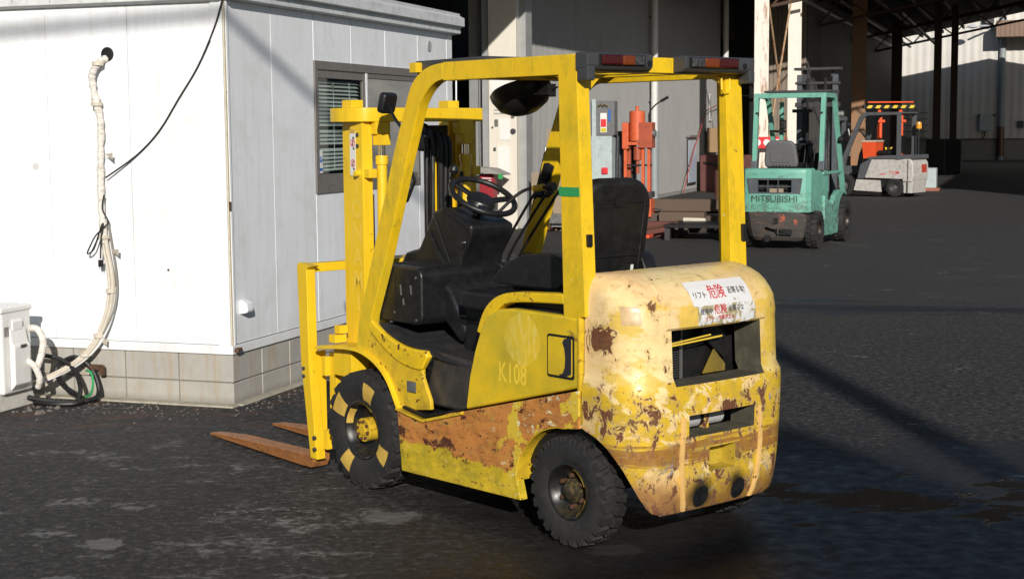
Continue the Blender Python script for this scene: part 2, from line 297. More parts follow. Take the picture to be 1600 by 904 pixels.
def asphalt():
    n = NT('worn wet asphalt', .8, 0.0, .25); x, y, z = n.xyz()
    n.P = n.tc.outputs['Object']
    fine = n.noise(24, 2, .5); med = n.noise(11, 4, .6); stone = n.voro(30); sr = n.noise(21, 3, .6, vec=n.scale(1, 1, 1, (3, 3, 0))); big = n.noise(.55, 5, .6); mid = n.noise(2.3, 6, .65)
    c = n.mix(n.step(med, .3, .7), (.014, .0137, .0135), (.043, .0405, .039)); c = n.mix(n.math('MULTIPLY', n.step(big, .65, .35), .6), c, (.040, .038, .036))
    c = n.mix(n.math('MULTIPLY', n.step(fine, .54, .68), .6), c, (.10, .096, .088)); c = n.mix(n.math('MULTIPLY', n.step(fine, .46, .36), .8), c, (.009, .012, .012))
    c = n.mix(n.math('MULTIPLY', n.math('MULTIPLY', n.step(stone, .26, .18), n.step(sr, .50, .56)), .7), c, (.16, .155, .145)); c = n.mix(n.math('MULTIPLY', n.math('MULTIPLY', n.step(stone, .26, .18), n.step(sr, .46, .40)), .9), c, (.006, .006, .006))
    # dry dusty far yard
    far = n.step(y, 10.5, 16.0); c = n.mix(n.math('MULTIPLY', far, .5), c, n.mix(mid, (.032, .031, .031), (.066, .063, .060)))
    # pale worn streaks near the left foreground
    ps = n.noise(2.1, 6, .68, vec=n.scale(1, 1.3, 1, (2.3, 1.1, 0))); pm = n.math('MULTIPLY', n.step(ps, .55, .62), n.step(x, .3, -.6)); pm = n.math('MULTIPLY', pm, n.step(y, 9.2, 8.0))
    pm2 = n.math('MULTIPLY', pm, n.step(n.noise(20, 4, .6), .42, .58)); c = n.mix(n.math('MULTIPLY', pm2, .7), c, (.21, .205, .20))
    # reddish dirt by the office wall
    dm = n.math('MULTIPLY', n.step(n.noise(3.5, 5, .7, vec=n.scale(.6, 1.4, 1, (1, 5, 0))), .50, .68), n.math('MULTIPLY', n.step(y, 8.3, 9.3), n.step(x, -.2, -1.4))); c = n.mix(n.math('MULTIPLY', dm, .6), c, (.105, .050, .030))
    # pale cement splashes
    for (px, py, r) in ((-.55, 6.75, .13), (-1.75, 6.35, .10), (.42, 6.20, .12), (-1.75, 5.72, .16)):
        dx = n.math('SUBTRACT', x, px); dy = n.math('MULTIPLY', n.math('SUBTRACT', y, py), 1.1); rr = n.math('SQRT', n.math('ADD', n.math('MULTIPLY', dx, dx), n.math('MULTIPLY', dy, dy)))
        rr = n.math('ADD', rr, n.math('MULTIPLY', n.math('SUBTRACT', n.noise(9, 5, .65), .5), .30)); c = n.mix(n.math('MULTIPLY', n.step(rr, r, r-.02), .55), c, (.22, .215, .21))
    # scratched pale hair lines
    for off, sc2, th in (((0, 0, 0), 1.1, .0035), ((7, 3, 0), 1.6, .003)):
        ln = n.noise(sc2, 4, .55, vec=n.scale(.7, 1.5, 1, off)); lm = n.step(n.math('ABSOLUTE', n.math('SUBTRACT', ln, .5)), th, th*.3)
        lm = n.math('MULTIPLY', lm, n.step(n.noise(1.3, 2, vec=n.scale(1, 1, 1, (off[0]+3, 1, 0))), .60, .66)); c = n.mix(n.math('MULTIPLY', lm, .55), c, (.36, .35, .34))
    # damp ground around the truck, foreground shade deepened in its colour too
    damp_shade = n.math('ADD', n.math('SUBTRACT', 1.0, n.step(y, 7.0, 9.6)), n.math('MULTIPLY', n.math('SUBTRACT', mid, .5), 1.1)); damp_shade = n.math('MULTIPLY', n.step(damp_shade, .25, .75), n.step(n.math('ADD', x, n.math('MULTIPLY', n.math('SUBTRACT', mid, .5), 1.6)), -.9, .1))
    # puddles
    pn = n.noise(2.2, 7, .62, vec=n.scale(.9, 1.7, 1, (4.2, 2.35, 0)), dist=.9); reg = n.math('MULTIPLY', n.step(n.math('ABSOLUTE', n.math('SUBTRACT', y, 7.0)), 1.0, .25), n.step(x, .8, 1.25))
    pud = n.step(n.math('ADD', pn, n.math('MULTIPLY', n.math('SUBTRACT', reg, 1.0), .35)), .50, .512)
    reg2 = n.math('MULTIPLY', n.step(n.math('ABSOLUTE', n.math('SUBTRACT', y, 14.6)), 2.0, .6), n.step(x, 1.8, 2.6)); p2 = n.noise(1.2, 4, .55, vec=n.scale(.35, 2.2, 1, (1, 8, 0))); w2 = n.step(n.math('ADD', p2, n.math('MULTIPLY', n.math('SUBTRACT', reg2, 1.0), .4)), .53, .56)
    c = n.mix(n.math('MULTIPLY', damp_shade, .85), c, mul((1.05, .95, .88), .014)); c = n.mix(n.math('MULTIPLY', w2, .7), c, (.018, .018, .02)); c = n.mix(pud, c, (.003, .003, .0025))
    n.col(c)
    rg = n.remap(fine, .3, .7, .78, .95); rg = n.mix(damp_shade, rg, n.remap(med, .3, .7, .34, .68)); rg = n.mix(w2, rg, .5); rg = n.mix(pud, rg, .03); n.rough(rg)
    dry = n.math('SUBTRACT', 1.0, pud); h = n.math('MULTIPLY', n.math('ADD', n.math('MULTIPLY', med, .8), n.math('MULTIPLY', fine, .45)), dry)
    h = n.math('MULTIPLY', n.math('MULTIPLY', h, n.step(y, 16.0, 8.5)), n.math('SUBTRACT', 1.0, n.math('MULTIPLY', damp_shade, .7))); n._in(n.b, 'Specular IOR Level', n.remap(pud, 0, 1, .28, .10)); b = n.bump(h, .85, .020); n.bump(n.math('MULTIPLY', big, dry), .3, .03, b); return n.m

def white_panel():
    n = NT('white painted sandwich panel', .38); x, y, z = n.xyz()
    a = n.noise(2.2, 4); c = n.mix(a, (.76, .785, .815), (.82, .845, .87)); sp = n.noise(26, 3, .7); c = n.mix(n.math('MULTIPLY', n.step(sp, .66, .78), .35), c, (.45, .43, .40))
    dr = n.noise(6, 5, .6, vec=n.scale(3, 3, .25)); c = n.mix(n.math('MULTIPLY', n.step(dr, .48, .74), .32), c, (.55, .54, .51)); sm = n.noise(3, 7, .75, vec=n.scale(1, 1, 1, (2, 2, 2))); c = n.mix(n.math('MULTIPLY', n.step(sm, .50, .66), .35), c, (.56, .55, .52)); yy = n.step(n.noise(1.1, 4, .6, vec=n.scale(1, 1, .6, (5, 5, 1))), .42, .66); c = n.mix(n.math('MULTIPLY', yy, .22), c, (.60, .59, .56))
    bt = n.math('MULTIPLY', n.step(z, .5, .33), n.noise(8, 4)); c = n.mix(n.math('MULTIPLY', bt, .35), c, (.45, .40, .33)); n.col(c); n.rough(n.remap(a, .3, .7, .3, .5)); n.bump(n.noise(3, 2), .05, .01); return n.m
def block_mat():
    n = NT('stained concrete block', .9); x, y, z = n.xyz(); a = n.noise(7, 6, .65); f = n.noise(60, 4, .7)
    c = n.mix(a, (.30, .285, .25), (.46, .44, .39)); c = n.mix(n.rand(), c, n.mix(a, (.26, .255, .235), (.42, .40, .36))); st = n.noise(5, 5, .6, vec=n.scale(4, 4, .4))
    c = n.mix(n.math('MULTIPLY', n.step(st, .52, .72), .5), c, (.34, .22, .10)); c = n.mix(n.math('MULTIPLY', n.step(z, .06, .0), .6), c, (.10, .09, .075)); n.col(c); n.bump(n.math('ADD', a, f), .35, .004); return n.m
def corr_mat(name, c, dirt=.3, rust=.1):
    n = NT(name, .55); a = n.noise(1.5, 5, .6); st = n.noise(3, 6, .65, vec=n.scale(4, 4, .16)); cc = n.mix(a, mul(c, .85), mul(c, 1.12)); cc = n.mix(n.math('MULTIPLY', n.step(st, .5, .75), dirt), cc, mul(c, .5))
    r = n.noise(5, 6, .65, vec=n.scale(2, 2, .5, (3, 3, 0))); cc = n.mix(n.math('MULTIPLY', n.step(r, .66, .74), rust*3), cc, (.22, .09, .04)); n.col(cc); return n.m
def rusty_column(name, c=(.72, .66, .56), amount=.0):
    n = NT(name, .6); a = n.noise(4, 5, .6, vec=n.scale(2, 2, .5)); st = n.noise(3.5, 6, .65, vec=n.scale(2.2, 2.2, .35)); f = n.noise(25, 5, .65)
    cc = n.mix(a, mul(c, .85), mul(c, 1.08)); m = n.step(n.math('ADD', st, n.math('MULTIPLY', n.math('SUBTRACT', f, .5), .18)), .60-amount, .70-amount); cc = n.mix(n.math('MULTIPLY', m, .85), cc, n.mix(f, (.19, .06, .02), (.45, .22, .10)))
    n.col(cc); n.bump(f, .2, .003); return n.m
def wood_mat(name, c):
    n = NT(name, .85); a = n.noise(3, 6, .65, vec=n.scale(1, 14, 14)); f = n.noise(40, 4); cc = n.mix(a, mul(c, .6), mul(c, 1.3)); cc = n.mix(n.rand(), cc, mul(c, .8)); n.col(cc); n.bump(a, .4, .006); return n.m
def tyre_mat(name='dusty black tyre rubber'):
    n = NT(name, .8); a = n.noise(7, 5, .65); f = n.noise(40, 4, .7); c = n.mix(a, (.008, .008, .009), (.022, .0215, .021)); c = n.mix(n.math('MULTIPLY', n.step(f, .50, .70), .35), c, (.05, .047, .042)); n.col(c); n.rough(n.remap(a, .3, .7, .62, .9)); n.bump(f, .15, .003); return n.m
def mast_yellow():
    n = NT('oily yellow mast paint', .4); x, y, z = n.xyz(); a = n.noise(4, 5); st = n.noise(6, 6, .65, vec=n.scale(3, 3, .3)); c = n.mix(a, (.70, .44, .012), (.82, .56, .02)); c = n.mix(n.math('MULTIPLY', n.step(st, .5, .8), .5), c, (.42, .26, .02))
    ch = n.noise(30, 5, .65); c = n.mix(n.math('MULTIPLY', n.step(ch, .68, .69), .8), c, (.12, .05, .02)); n.col(c); n.rough(n.remap(a, .3, .7, .3, .5)); return n.m
def guard_yellow():
    n = NT('scratched yellow guard paint', .42); x, y, z = n.xyz(); a = n.noise(5, 5); c = n.mix(a, (.70, .44, .008), (.84, .55, .014)); g = n.noise(4, 8, .78, vec=n.scale(2, 2, 1.2)); c = n.mix(n.math('MULTIPLY', n.step(g, .47, .66), .6), c, (.42, .33, .02)); sm = n.noise(14, 6, .8, vec=n.scale(2.5, 2.5, .5)); c = n.mix(n.math('MULTIPLY', n.step(sm, .54, .7), .45), c, (.22, .15, .03))
    lo = n.math('MULTIPLY', n.step(z, 1.25, .9), n.step(a, .3, .6)); c = n.mix(n.math('MULTIPLY', lo, .55), c, (.42, .38, .03))
    ch = n.noise(22, 6, .65); c = n.mix(n.math('MULTIPLY', n.step(ch, .69, .70), .9), c, (.75, .62, .35)); c2 = n.noise(17, 6, .65, vec=n.scale(1, 1, 1, (4, 4, 4))); c = n.mix(n.math('MULTIPLY', n.step(c2, .69, .70), .9), c, (.13, .07, .03)); n.col(c); n.rough(n.remap(a, .3, .7, .3, .52)); return n.m

M = {}
M['cw'] = counterweight_paint(); M['sill'] = side_paint('sill'); M['hood'] = side_paint('hood')
M['asphalt'] = asphalt(); M['wpanel'] = white_panel(); M['block'] = block_mat()
M['mast'] = mast_yellow(); M['guard'] = guard_yellow(); M['tyre'] = tyre_mat()
M['yel'] = paint('worn yellow body paint', (.76, .50, .012), .4, .22, .6, (.42, .31, .03), .5)
M['yeldirty'] = paint('grimy yellow fender paint', (.68, .45, .02), .45, .25, .6, (.24, .16, .03), .5)
M['black'] = paint('scuffed black plastic', (.010, .010, .011), .40, .3, .25, (.035, .033, .030), 0, sc_=8)
M['blackd'] = paint('matt black steel', (.006, .006, .0065), .55, .3, .15, (.02, .018, .015))
M['dgrey'] = paint('dark grey coated steel', (.05, .05, .053), .42, .2, .4, (.04, .035, .03), .1)
M['lightbox'] = paint('dark grey lamp housing', (.045, .047, .05), .45, .15, .25, (.04, .04, .04), .15)
M['mat'] = paint('black rubber floor mat', (.011, .012, .014), .75, .25, .4, (.06, .055, .05))
M['chrome'] = plain('polished steel rod', (.7, .7, .68), .15, 1.0)
M['steel'] = paint('dull bare steel', (.32, .32, .31), .4, .2, .4, (.10, .06, .03), metal=.7)
M['rim'] = paint('greasy black and yellow rim', (.010, .010, .010), .38, .3, .25, (.16, .11, .02), 0)
M['hub'] = paint('yellow axle hub', (.62, .40, .02), .5, .25, .7, (.10, .05, .02), .5, sc_=14)
M['nut'] = paint('rusty wheel nut', (.12, .055, .03), .5, .3, .5, (.30, .24, .18), sc_=40, metal=.4)
M['greasehub'] = paint('greasy bare hub', (.05, .042, .03), .32, .4, .7, (.26, .18, .03), .2, sc_=16, metal=.3)
M['mark'] = paint('yellow marking paint on rubber', (.58, .38, .07), .6, .2, .35, (.20, .13, .05), .0, sc_=14)
M['fork'] = paint('rusty orange fork steel', (.40, .165, .05), .6, .4, .8, (.16, .065, .03), .5, sc_=11)
M['red'] = plain('red tail lamp lens', (.045, .002, .004), .15); M['amber'] = plain('amber turn lamp lens', (.14, .026, .005), .15); M['clear'] = paint('smoky clear lamp lens', (.03, .03, .034), .15, .4, .4, (.2, .2, .2), sc_=30)
M['green'] = paint('green tape', (.03, .30, .09), .5, .2, .3, (.02, .10, .04)); M['white'] = plain('white sticker', (.70, .70, .68), .5)
M['redp'] = plain('red print', (.62, .03, .04), .5); M['navy'] = plain('dark navy print', (.03, .03, .08), .5); M['ink'] = plain('black print', (.03, .03, .03), .6)
M['blue'] = plain('blue print', (.02, .13, .45), .5); M['redpl'] = plain('red plastic pedal', (.5, .03, .02), .5)
def sticker_mat(name, wear):
    n = NT(name, .5); a = n.noise(22, 6, .7, vec=n.scale(1, 1.4, 1)); b = n.noise(60, 4, .7); z = n.xyz()[2]
    c = n.mix(b, (.60, .60, .60), (.72, .71, .70)); m = n.step(a, .66-wear, .70-wear); c = n.mix(n.math('MULTIPLY', m, .85), c, n.mix(b, (.06, .05, .07), (.50, .40, .08))); n.col(c); return n.m
M['liner'] = paint('dark olive opening wall', (.060, .056, .038), .8, .5, .6, (.13, .12, .07))  # dark olive tone for the inner walls of the weight's openings
M['stick1'] = sticker_mat('white warning sticker', .03); M['stick2'] = sticker_mat('peeled warning sticker', .17)
M['letter'] = paint('sun bleached yellow lettering', (.80, .56, .06), .5, .2, .4, (.70, .46, .03), .2, sc_=14)
M['letter2'] = paint('faint yellow lettering', (.80, .58, .05), .5, .2, .5, (.70, .46, .02), .0, sc_=14)

# ================================================================== ground
gm = MB(); gm.add([(-400, -300, 0), (400, -300, 0), (400, 900, 0), (-400, 900, 0)], [(0, 1, 2, 3)])
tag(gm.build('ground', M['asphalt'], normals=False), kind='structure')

# ================================================================== wheels (axle along local y, outer face +y)
def make_wheel(parent, loc, Rt, Wt, rb, lugs, front, flip=False, steer=0.0, name='wheel', tm=None, simple=False, rimm=None, hubm=None):
    """wheel > tyre, rim, hub, nuts, marks: one part with sub-parts"""
    rim = MB(); w = Wt/2
    rim.lathe([(rb+.004, w*.80), (rb+.010, w*.86), (rb+.002, w*.90), (rb-.008, w*.82), (rb-.018, w*.45), (rb-.030, w*.10 if front else w*.25), (rb*.55, w*-.05 if front else w*.2), (rb*.3, w*.0 if front else w*.2), (rb*.3, -w*.3), (rb, -w*.8)], n=40)
    rim.cyl((0, -w*.2, 0), rb*.9, w*.1, 'y', 32)
    o = rim.build(name, rimm or M['rim'], parent, ang=40)
    o.location = loc; o.rotation_euler = (0, 0, (math.pi if flip else 0) + steer)
    t = MB(); a = Rt-.020
    t.lathe([(a, -w*.72), (a, w*.72), (a-.006, w*.92), (Rt*.83, w*1.0), (Rt*.72, w*1.03), (Rt*.60, w*.98), (rb+.012, w*.86), (rb, w*.78), (rb, -w*.78), (Rt*.60, -w*.98), (Rt*.83, -w), (a-.006, -w*.92)], n=56)
    for s in (-1, 1):
        for k in range(lugs):
            th = 2*math.pi*(k+(.5 if s > 0 else 0))/lugs; m = Matrix.Rotation(-th, 3, 'Y') @ Matrix.Translation((a+.003, s*w*.50, 0)).to_3x3()
            rot = Matrix.Rotation(-th, 3, 'Y') @ Matrix.Rotation(s*.28, 3, 'X')
            wd = 2*math.pi*Rt/lugs*.66
            vs = []
            for (rr, yy, zz) in ((-.012, -.46, -1), (-.012, .47, -1), (-.012, .47, 1), (-.012, -.46, 1), (.019, -.44, -.86), (.013, .40, -.86), (.013, .40, .86), (.019, -.44, .86)):
                p = Vector((rr, yy*w*.95*s, zz*wd/2)); p = Matrix.Rotation(s*.25, 3, 'X') @ p; p += Vector((a, s*w*.52, 0)); vs.append(Matrix.Rotation(-th, 3, 'Y') @ p)
            t.add(vs, [(0, 1, 2, 3), (4, 7, 6, 5), (0, 4, 5, 1), (1, 5, 6, 2), (2, 6, 7, 3), (3, 7, 4, 0)])
            # shoulder lug down the sidewall
            vs = []
            for (rr, yy, zz) in ((a+.008, .93, -1), (a-.030, 1.0, -1), (a-.030, 1.0, 1), (a+.008, .93, 1), (a+.008, .70, -1), (a-.03, .8, -1), (a-.03, .8, 1), (a+.008, .7, 1)):
                vs.append(Matrix.Rotation(-th-s*.0, 3, 'Y') @ Vector((rr, yy*w*s*1.01, zz*wd/2*.8 + .25*s*.0)))
            t.add(vs, [(0, 1, 2, 3), (4, 7, 6, 5), (0, 4, 5, 1), (1, 5, 6, 2), (2, 6, 7, 3), (3, 7, 4, 0)])
    t.build('tyre', tm or M['tyre'], o, ang=30)
    if simple:
        MB().cyl((0, w*.35, 0), rb*.45, w*.5, 'y', 20).build('hub', hubm or M['steel'], o, bev=.004); return o
    h = MB()
    if front:
        h.cyl((0, w*.30, 0), .058, w*.95, 'y', 28); h.cyl((0, w*.80, 0), .026, .012, 'y', 16); hb = h.build('hub', M['hub'], o, bev=.003)
        for k in range(8):
            an = 2*math.pi*k/8+.2; q = MB().cyl((.043*math.cos(an), w*.80, .043*math.sin(an)), .0085, .016, 'y', 6)
            q.build('wheel_nut', M['nut'], o, bev=.001, seg=1)
    else:
        h.lathe([(0, w*.95), (.022, w*.93), (.034, w*.80), (.037, w*.6), (.052, w*.5), (.055, w*.1), (0, w*.1)], n=28); hb = h.build('hub', M['greasehub'], o)
        for k in range(6):
            an = 2*math.pi*k/6+.5; MB().cyl((.066*math.cos(an), w*.42, .066*math.sin(an)), .0105, .03, 'y', 6).build('wheel_nut', M['nut'], o, bev=.001, seg=1)
    return o
def wheel_marks(o, Rt, Wt, rb, spans, front):
    w = Wt/2
    for a0, a1, inner in spans:
        m = MB(); prof = [(a_, h_) for a_, h_ in ((Rt*.83, w*1.0), (Rt*.72, w*1.03), (Rt*.60, w*.98), (rb+.016, w*.88))] if not inner else [(rb-.004, w*.89), (rb-.009, w*.80), (rb-.017, w*.48)]
        prof = [(r_, h_+.0022) for r_, h_ in prof] if not inner else [(r_-.002, h_+.001) for r_, h_ in prof]
        m.lathe(prof, n=6, a0=R(a0), a1=R(a1), closed=False); m.build('paint_mark', M['mark'], o, normals=False, solid=.0004)

# ================================================================== the yellow forklift
FK = empty('forklift', (0.5987, 6.5532, 0), R(130.350))
tag(FK, 'yellow forklift truck with peeling cream and rust counterweight, parked in front of the white office', 'forklift')
Y, D, BK = M['guard'], M['dgrey'], M['black']
# ---- wheels
fw_ = make_wheel(FK, (1.445, .455, .29), .292, .155, .137, 22, True)
wheel_marks(fw_, .292, .155, .137, [(99, 122, 0), (18, 44, 0), (294, 316, 0), (197, 218, 0), (96, 130, 1), (8, 48, 1)], True)
make_wheel(FK, (1.445, -.455, .29), .292, .155, .137, 22, True, True)
rw_ = make_wheel(FK, (0, .432, .236), .237, .135, .113, 24, False)
wheel_marks(rw_, .237, .135, .113, [(110, 160, 1), (190, 240, 1)], False)
make_wheel(FK, (0, -.432, .236), .237, .135, .113, 24, False, True)
MB().tube([(0, -.4, .236), (0, .4, .236)], .04).tube([(1.445, -.42, .29), (1.445, .42, .29)], .07).build('axle', M['blackd'], FK)

# ---- counterweight
ZR = [.165, .172, .185, .22, .27, .33, .375, .43, .455, .485, .53, .575, .59, .62, .66, .70, .735, .78, .84, .90, .925, .935, .96, .99, 1.02, 1.05, 1.08, 1.105, 1.125, 1.14, 1.148]
def cw_r(z): return interp(z, [.165, .172, .20, .27, .38, .50, .65, .70, .735, .93, .96, 1.02, 1.07, 1.11, 1.135, 1.148], [.370, .383, .396, .408, .416, .420, .421, .418, .400, .390, .392, .380, .350, .305, .25, .20])
def cw_w(z): return interp(z, [.165, .172, .20, .27, .38, .50, .65, .70, .735, .93, 1.02, 1.07, 1.11, 1.135, 1.148], [.438, .452, .464, .478, .490, .496, .500, .498, .485, .482, .480, .474, .460, .444, .425])
HALF = [0, .075, .08, .125, .195, .20, .235, .265, .270, .300, .305, .312]
def cw_pt(kind, q, z, sgn):
    """kind flat: q = |y|; corner: q = angle 0..90; side: q = 0..1"""
    r, w_ = cw_r(z), cw_w(z); rx = .165+.05*max(0, (1.0-z)/.8); cx, ry = -(r-.014)+rx, w_-.312
    if kind == 'flat': return Vector((-r+.014*(q/.312)**2-(.010 if q < .302 and z > .929 and z < 1.12 else 0), sgn*q, z))
    if kind == 'corner':
        a = R(q); e = 1.0; return Vector((cx-rx*math.cos(a)**e, sgn*(.312+ry*math.sin(a)**e), z))
    xs = cx+(-.098-cx)*q; return Vector((xs, sgn*w_, z))
arch_x, arch_z = [-.42, -.385, -.35, -.31, -.25, -.18, -.098], [.165, .19, .27, .36, .44, .485, .515]
cols = []
for q in (1, .66, .33): cols.append(('side', q, 1))
for q in (90, 80, 70, 60, 50, 40, 30, 20, 10): cols.append(('corner', q, 1))
for q in reversed(HALF): cols.append(('flat', q, 1))
for q in HALF[1:]: cols.append(('flat', q, -1))
for q in (10, 20, 30, 40, 50, 60, 70, 80, 90): cols.append(('corner', q, -1))
for q in (.33, .66, 1): cols.append(('side', q, -1))
def in_op(y0, y1, z0, z1):
    ym, zm = (y0+y1)/2, (z0+z1)/2
    if abs(ym) < .270 and .70 < zm < .925: return True
    if abs(ym) < .20 and .485 < zm < .575: return True
    if abs(ym) < .08 and .33 < zm < .43: return True
    return False
cwm = MB(); idx = {}
for i, (k, q, s_) in enumerate(cols):
    mid = cw_pt(k, q, .4, s_); zb = interp(mid.x, arch_x, arch_z) if k != 'flat' else .165
    if k == 'flat': zb = .165
    for j, z in enumerate(ZR):
        zz = zb + (z-.165)*(.62-zb)/(.62-.165) if z < .62 and zb > .165 else z
        p = cw_pt(k, q, zz, s_)
        idx[i, j] = len(cwm.v); cwm.v.append(tuple(p))
holes = []
for i in range(len(cols)-1):
    for j in range(len(ZR)-1):
        ya = cwm.v[idx[i, j]][1]; yb = cwm.v[idx[i+1, j]][1]
        flat = cols[i][0] == 'flat' and cols[i+1][0] == 'flat'
        if flat and in_op(ya, yb, ZR[j], ZR[j+1]): continue
        cwm.f.append((idx[i, j], idx[i+1, j], idx[i+1, j+1], idx[i, j+1]))
# crown
n_c = len(cols); top = [idx[i, len(ZR)-1] for i in range(n_c)]
ctr = len(cwm.v); cwm.v.append((-.098, .40, 1.150)); ctr2 = len(cwm.v); cwm.v.append((-.098, -.40, 1.150)); 
h_ = n_c//2
for i in range(h_): cwm.f.append((top[i], top[i+1], ctr))
for i in range(h_, n_c-1): cwm.f.append((top[i], top[i+1], ctr2))
cwm.f.append((top[h_], ctr2, ctr))
liner = MB()
# opening walls running forward
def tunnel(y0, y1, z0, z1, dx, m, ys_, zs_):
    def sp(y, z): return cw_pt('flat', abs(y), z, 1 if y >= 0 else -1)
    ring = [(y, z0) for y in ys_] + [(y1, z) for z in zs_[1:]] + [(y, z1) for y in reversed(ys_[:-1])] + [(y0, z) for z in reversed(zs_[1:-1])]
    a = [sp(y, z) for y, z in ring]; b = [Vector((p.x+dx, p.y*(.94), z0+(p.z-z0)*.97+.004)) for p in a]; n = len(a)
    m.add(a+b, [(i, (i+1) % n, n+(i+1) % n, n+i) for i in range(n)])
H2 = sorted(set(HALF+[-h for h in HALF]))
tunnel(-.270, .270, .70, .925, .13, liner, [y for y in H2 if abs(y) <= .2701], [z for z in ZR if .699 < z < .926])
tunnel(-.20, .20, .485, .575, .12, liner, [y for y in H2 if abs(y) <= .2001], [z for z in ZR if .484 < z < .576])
pocket = MB(); tunnel(-.08, .08, .33, .43, .085, pocket, [y for y in H2 if abs(y) <= .0801], [z for z in ZR if .329 < z < .431])
liner.build('opening_liner', M['liner'], FK, normals=False); pocket.bx(-.340, -.325, -.10, .10, .30, .46); pocket.build('hitch_pocket', paint('darker yellow pocket', (.46, .33, .03), .6, .35, .6, (.12, .07, .02), .5), FK, normals=False)  # pocket in a darker yellow than the skin, so the recess stands out
o_cw = cwm.build('counterweight', M['cw'], FK, normals=True, ang=32)
bmx = bmesh.new(); bmx.from_mesh(o_cw.data); bmesh.ops.remove_doubles(bmx, verts=bmx.verts, dist=.0006); bmesh.ops.recalc_face_normals(bmx, faces=bmx.faces)
for f in bmx.faces: f.smooth = True
bmx.to_mesh(o_cw.data); bmx.free(); o_cw.data.set_sharp_from_angle(angle=R(32))
def rs(y, z, lift=.0025):       # a point on the rear skin
    p = cw_pt('flat', abs(y), z, 1 if y >= 0 else -1) if abs(y) <= .312 else None
    if p is None:
        best = min((cw_pt('corner', q*.5, z, 1 if y >= 0 else -1) for q in range(0, 180)), key=lambda v: abs(v.y-y)); p = best
    return Vector((p.x-lift, y, z+lift*.4))
MB().bx(-.33, -.29, -.012, .012, .487, .573).build('drawbar_pin', M['cw'], FK, bev=.004)
MB().cyl((-.346, .045, .385), .020, .018, 'x', 20).cyl((-.354, .045, .385), .007, .02, 'x', 10).build('hitch_bolt', M['hub'], FK, bev=.002)
for s_ in (1, -1):              # cast ribs down the lower back
    st = MB(); path = [rs(s_*y_, z_, .0) for y_, z_ in ((.232, .568), (.236, .50), (.240, .42), (.238, .34), (.228, .27), (.215, .21), (.205, .175))]
    vs = []
    for p in path: vs += [p+Vector((.01, -.012, 0)), p+Vector((-.011, -.009, 0)), p+Vector((-.011, .009, 0)), p+Vector((.01, .012, 0))]
    fs = [(i*4+a, i*4+(a+1) % 4, i*4+4+(a+1) % 4, i*4+4+a) for i in range(len(path)-1) for a in range(4)]+[(0, 1, 2, 3), tuple(len(vs)-4+k for k in (3, 2, 1, 0))]
    st.add(vs, fs).build('cast_rib', paint('cream rib paint', (.72, .46, .16), .5, .2, .4, (.45, .22, .06), .35), FK, bev=.002)
for y_ in (.115, -.115):        # dark recesses at the foot
    fr_ = MB(); fr_.grid(lambda a, b, y_=y_: rs(y_+b*.043*math.cos(a), .226+b*.046*math.sin(a), .002), [2*math.pi*i/24 for i in range(25)], [0, .5, .9, 1.0]); fr_.build('foot_recess', M['blackd'], FK, normals=False)
MB().cyl((-.34, .115, .20), .03, .05, 'x', 20).build('exhaust_outlet', M['blackd'], FK, bev=.003)
# inner cavity: radiator, shroud, rods
MB().bx(-.215, -.14, -.40, .40, .58, 1.02).build('radiator_housing', M['blackd'], FK, bev=.01)
for k in range(17):
    MB().bx(-.235, -.216, .075, .30, .700+k*.0105, .704+k*.0105).build('radiator_fin', M['dgrey'], FK)
MB().bx(-.245, -.235, .062, .072, .69, .93).build('radiator_frame', M['steel'], FK)
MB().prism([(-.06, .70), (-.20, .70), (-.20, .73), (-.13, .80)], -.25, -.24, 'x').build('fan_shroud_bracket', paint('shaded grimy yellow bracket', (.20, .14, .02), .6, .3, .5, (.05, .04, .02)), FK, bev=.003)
MB().prism([(-.05, .86), (-.19, .755), (-.24, .80), (-.13, .93), (-.05, .93)], -.255, -.246, 'x').build('fan_shroud', M['blackd'], FK, bev=.003)
MB().tube([(-.31, .26, .845), (-.30, -.12, .862)], .004).tube([(-.31, .26, .853), (-.30, -.05, .873)], .0035).build('stay_rod', M['letter'], FK)
MB().cyl((-.28, .05, .530), .040, .34, 'y', 20).build('muffler', paint('pale grey muffler', (.42, .42, .42), .5, .2, .3), FK, bev=.006)
MB().cyl((-.28, .02, .530), .042, .018, 'y', 20).build('muffler_strap', M['blackd'], FK)
# warning stickers on the rear (upper one whole, lower one peeling)
def patch(name, y0, y1, z0, z1, mat, lift=.0022, ny=12, nz=8, jag=0.0):
    m = MB(); us = [y0+(y1-y0)*i/ny for i in range(ny+1)]; vs_ = [z0+(z1-z0)*j/nz for j in range(nz+1)]
    rr = random.Random(5)
    def fn(a, b):
        jj = jag*rr.uniform(-1, 1) if (b in (vs_[0],) or a in (us[0], us[-1])) else 0
        return rs(a+(jj if a in (us[0], us[-1]) else 0), b+(jj if b == vs_[0] else 0), lift)
    m.grid(fn, us, vs_); return m.build(name, mat, FK, normals=False)
s1 = patch('warning_sticker', .150, -.215, 1.012, 1.106, M['stick1'])
s2 = patch('warning_sticker', .130, -.225, .932, 1.012, M['stick2'], jag=.004)
def rear_text(body, cy, cz, size, mat, lift, sx=1.0, bold=0.0): return lettering('lettering', body, size, lambda x, y: rs(cy-x, cz+y, lift), mat, FK, bold, sx=sx)
rear_text('リフト', .098, 1.052, .030, M['ink'], .0062, .9, 0.0); rear_text('危険', -.006, 1.058, .056, M['redp'], .0062, .9, 0.0); rear_text('近寄るな!', -.130, 1.060, .029, M['ink'], .0062, .9, 0.0)
rear_text('使用中', .083, .986, .026, M['navy'], .0062, .95, 0.0); rear_text('危険', .000, .990, .042, M['redp'], .0062, .9, 0.0); rear_text('近寄るな', -.098, .989, .027, M['navy'], .0062, .9, 0.0)
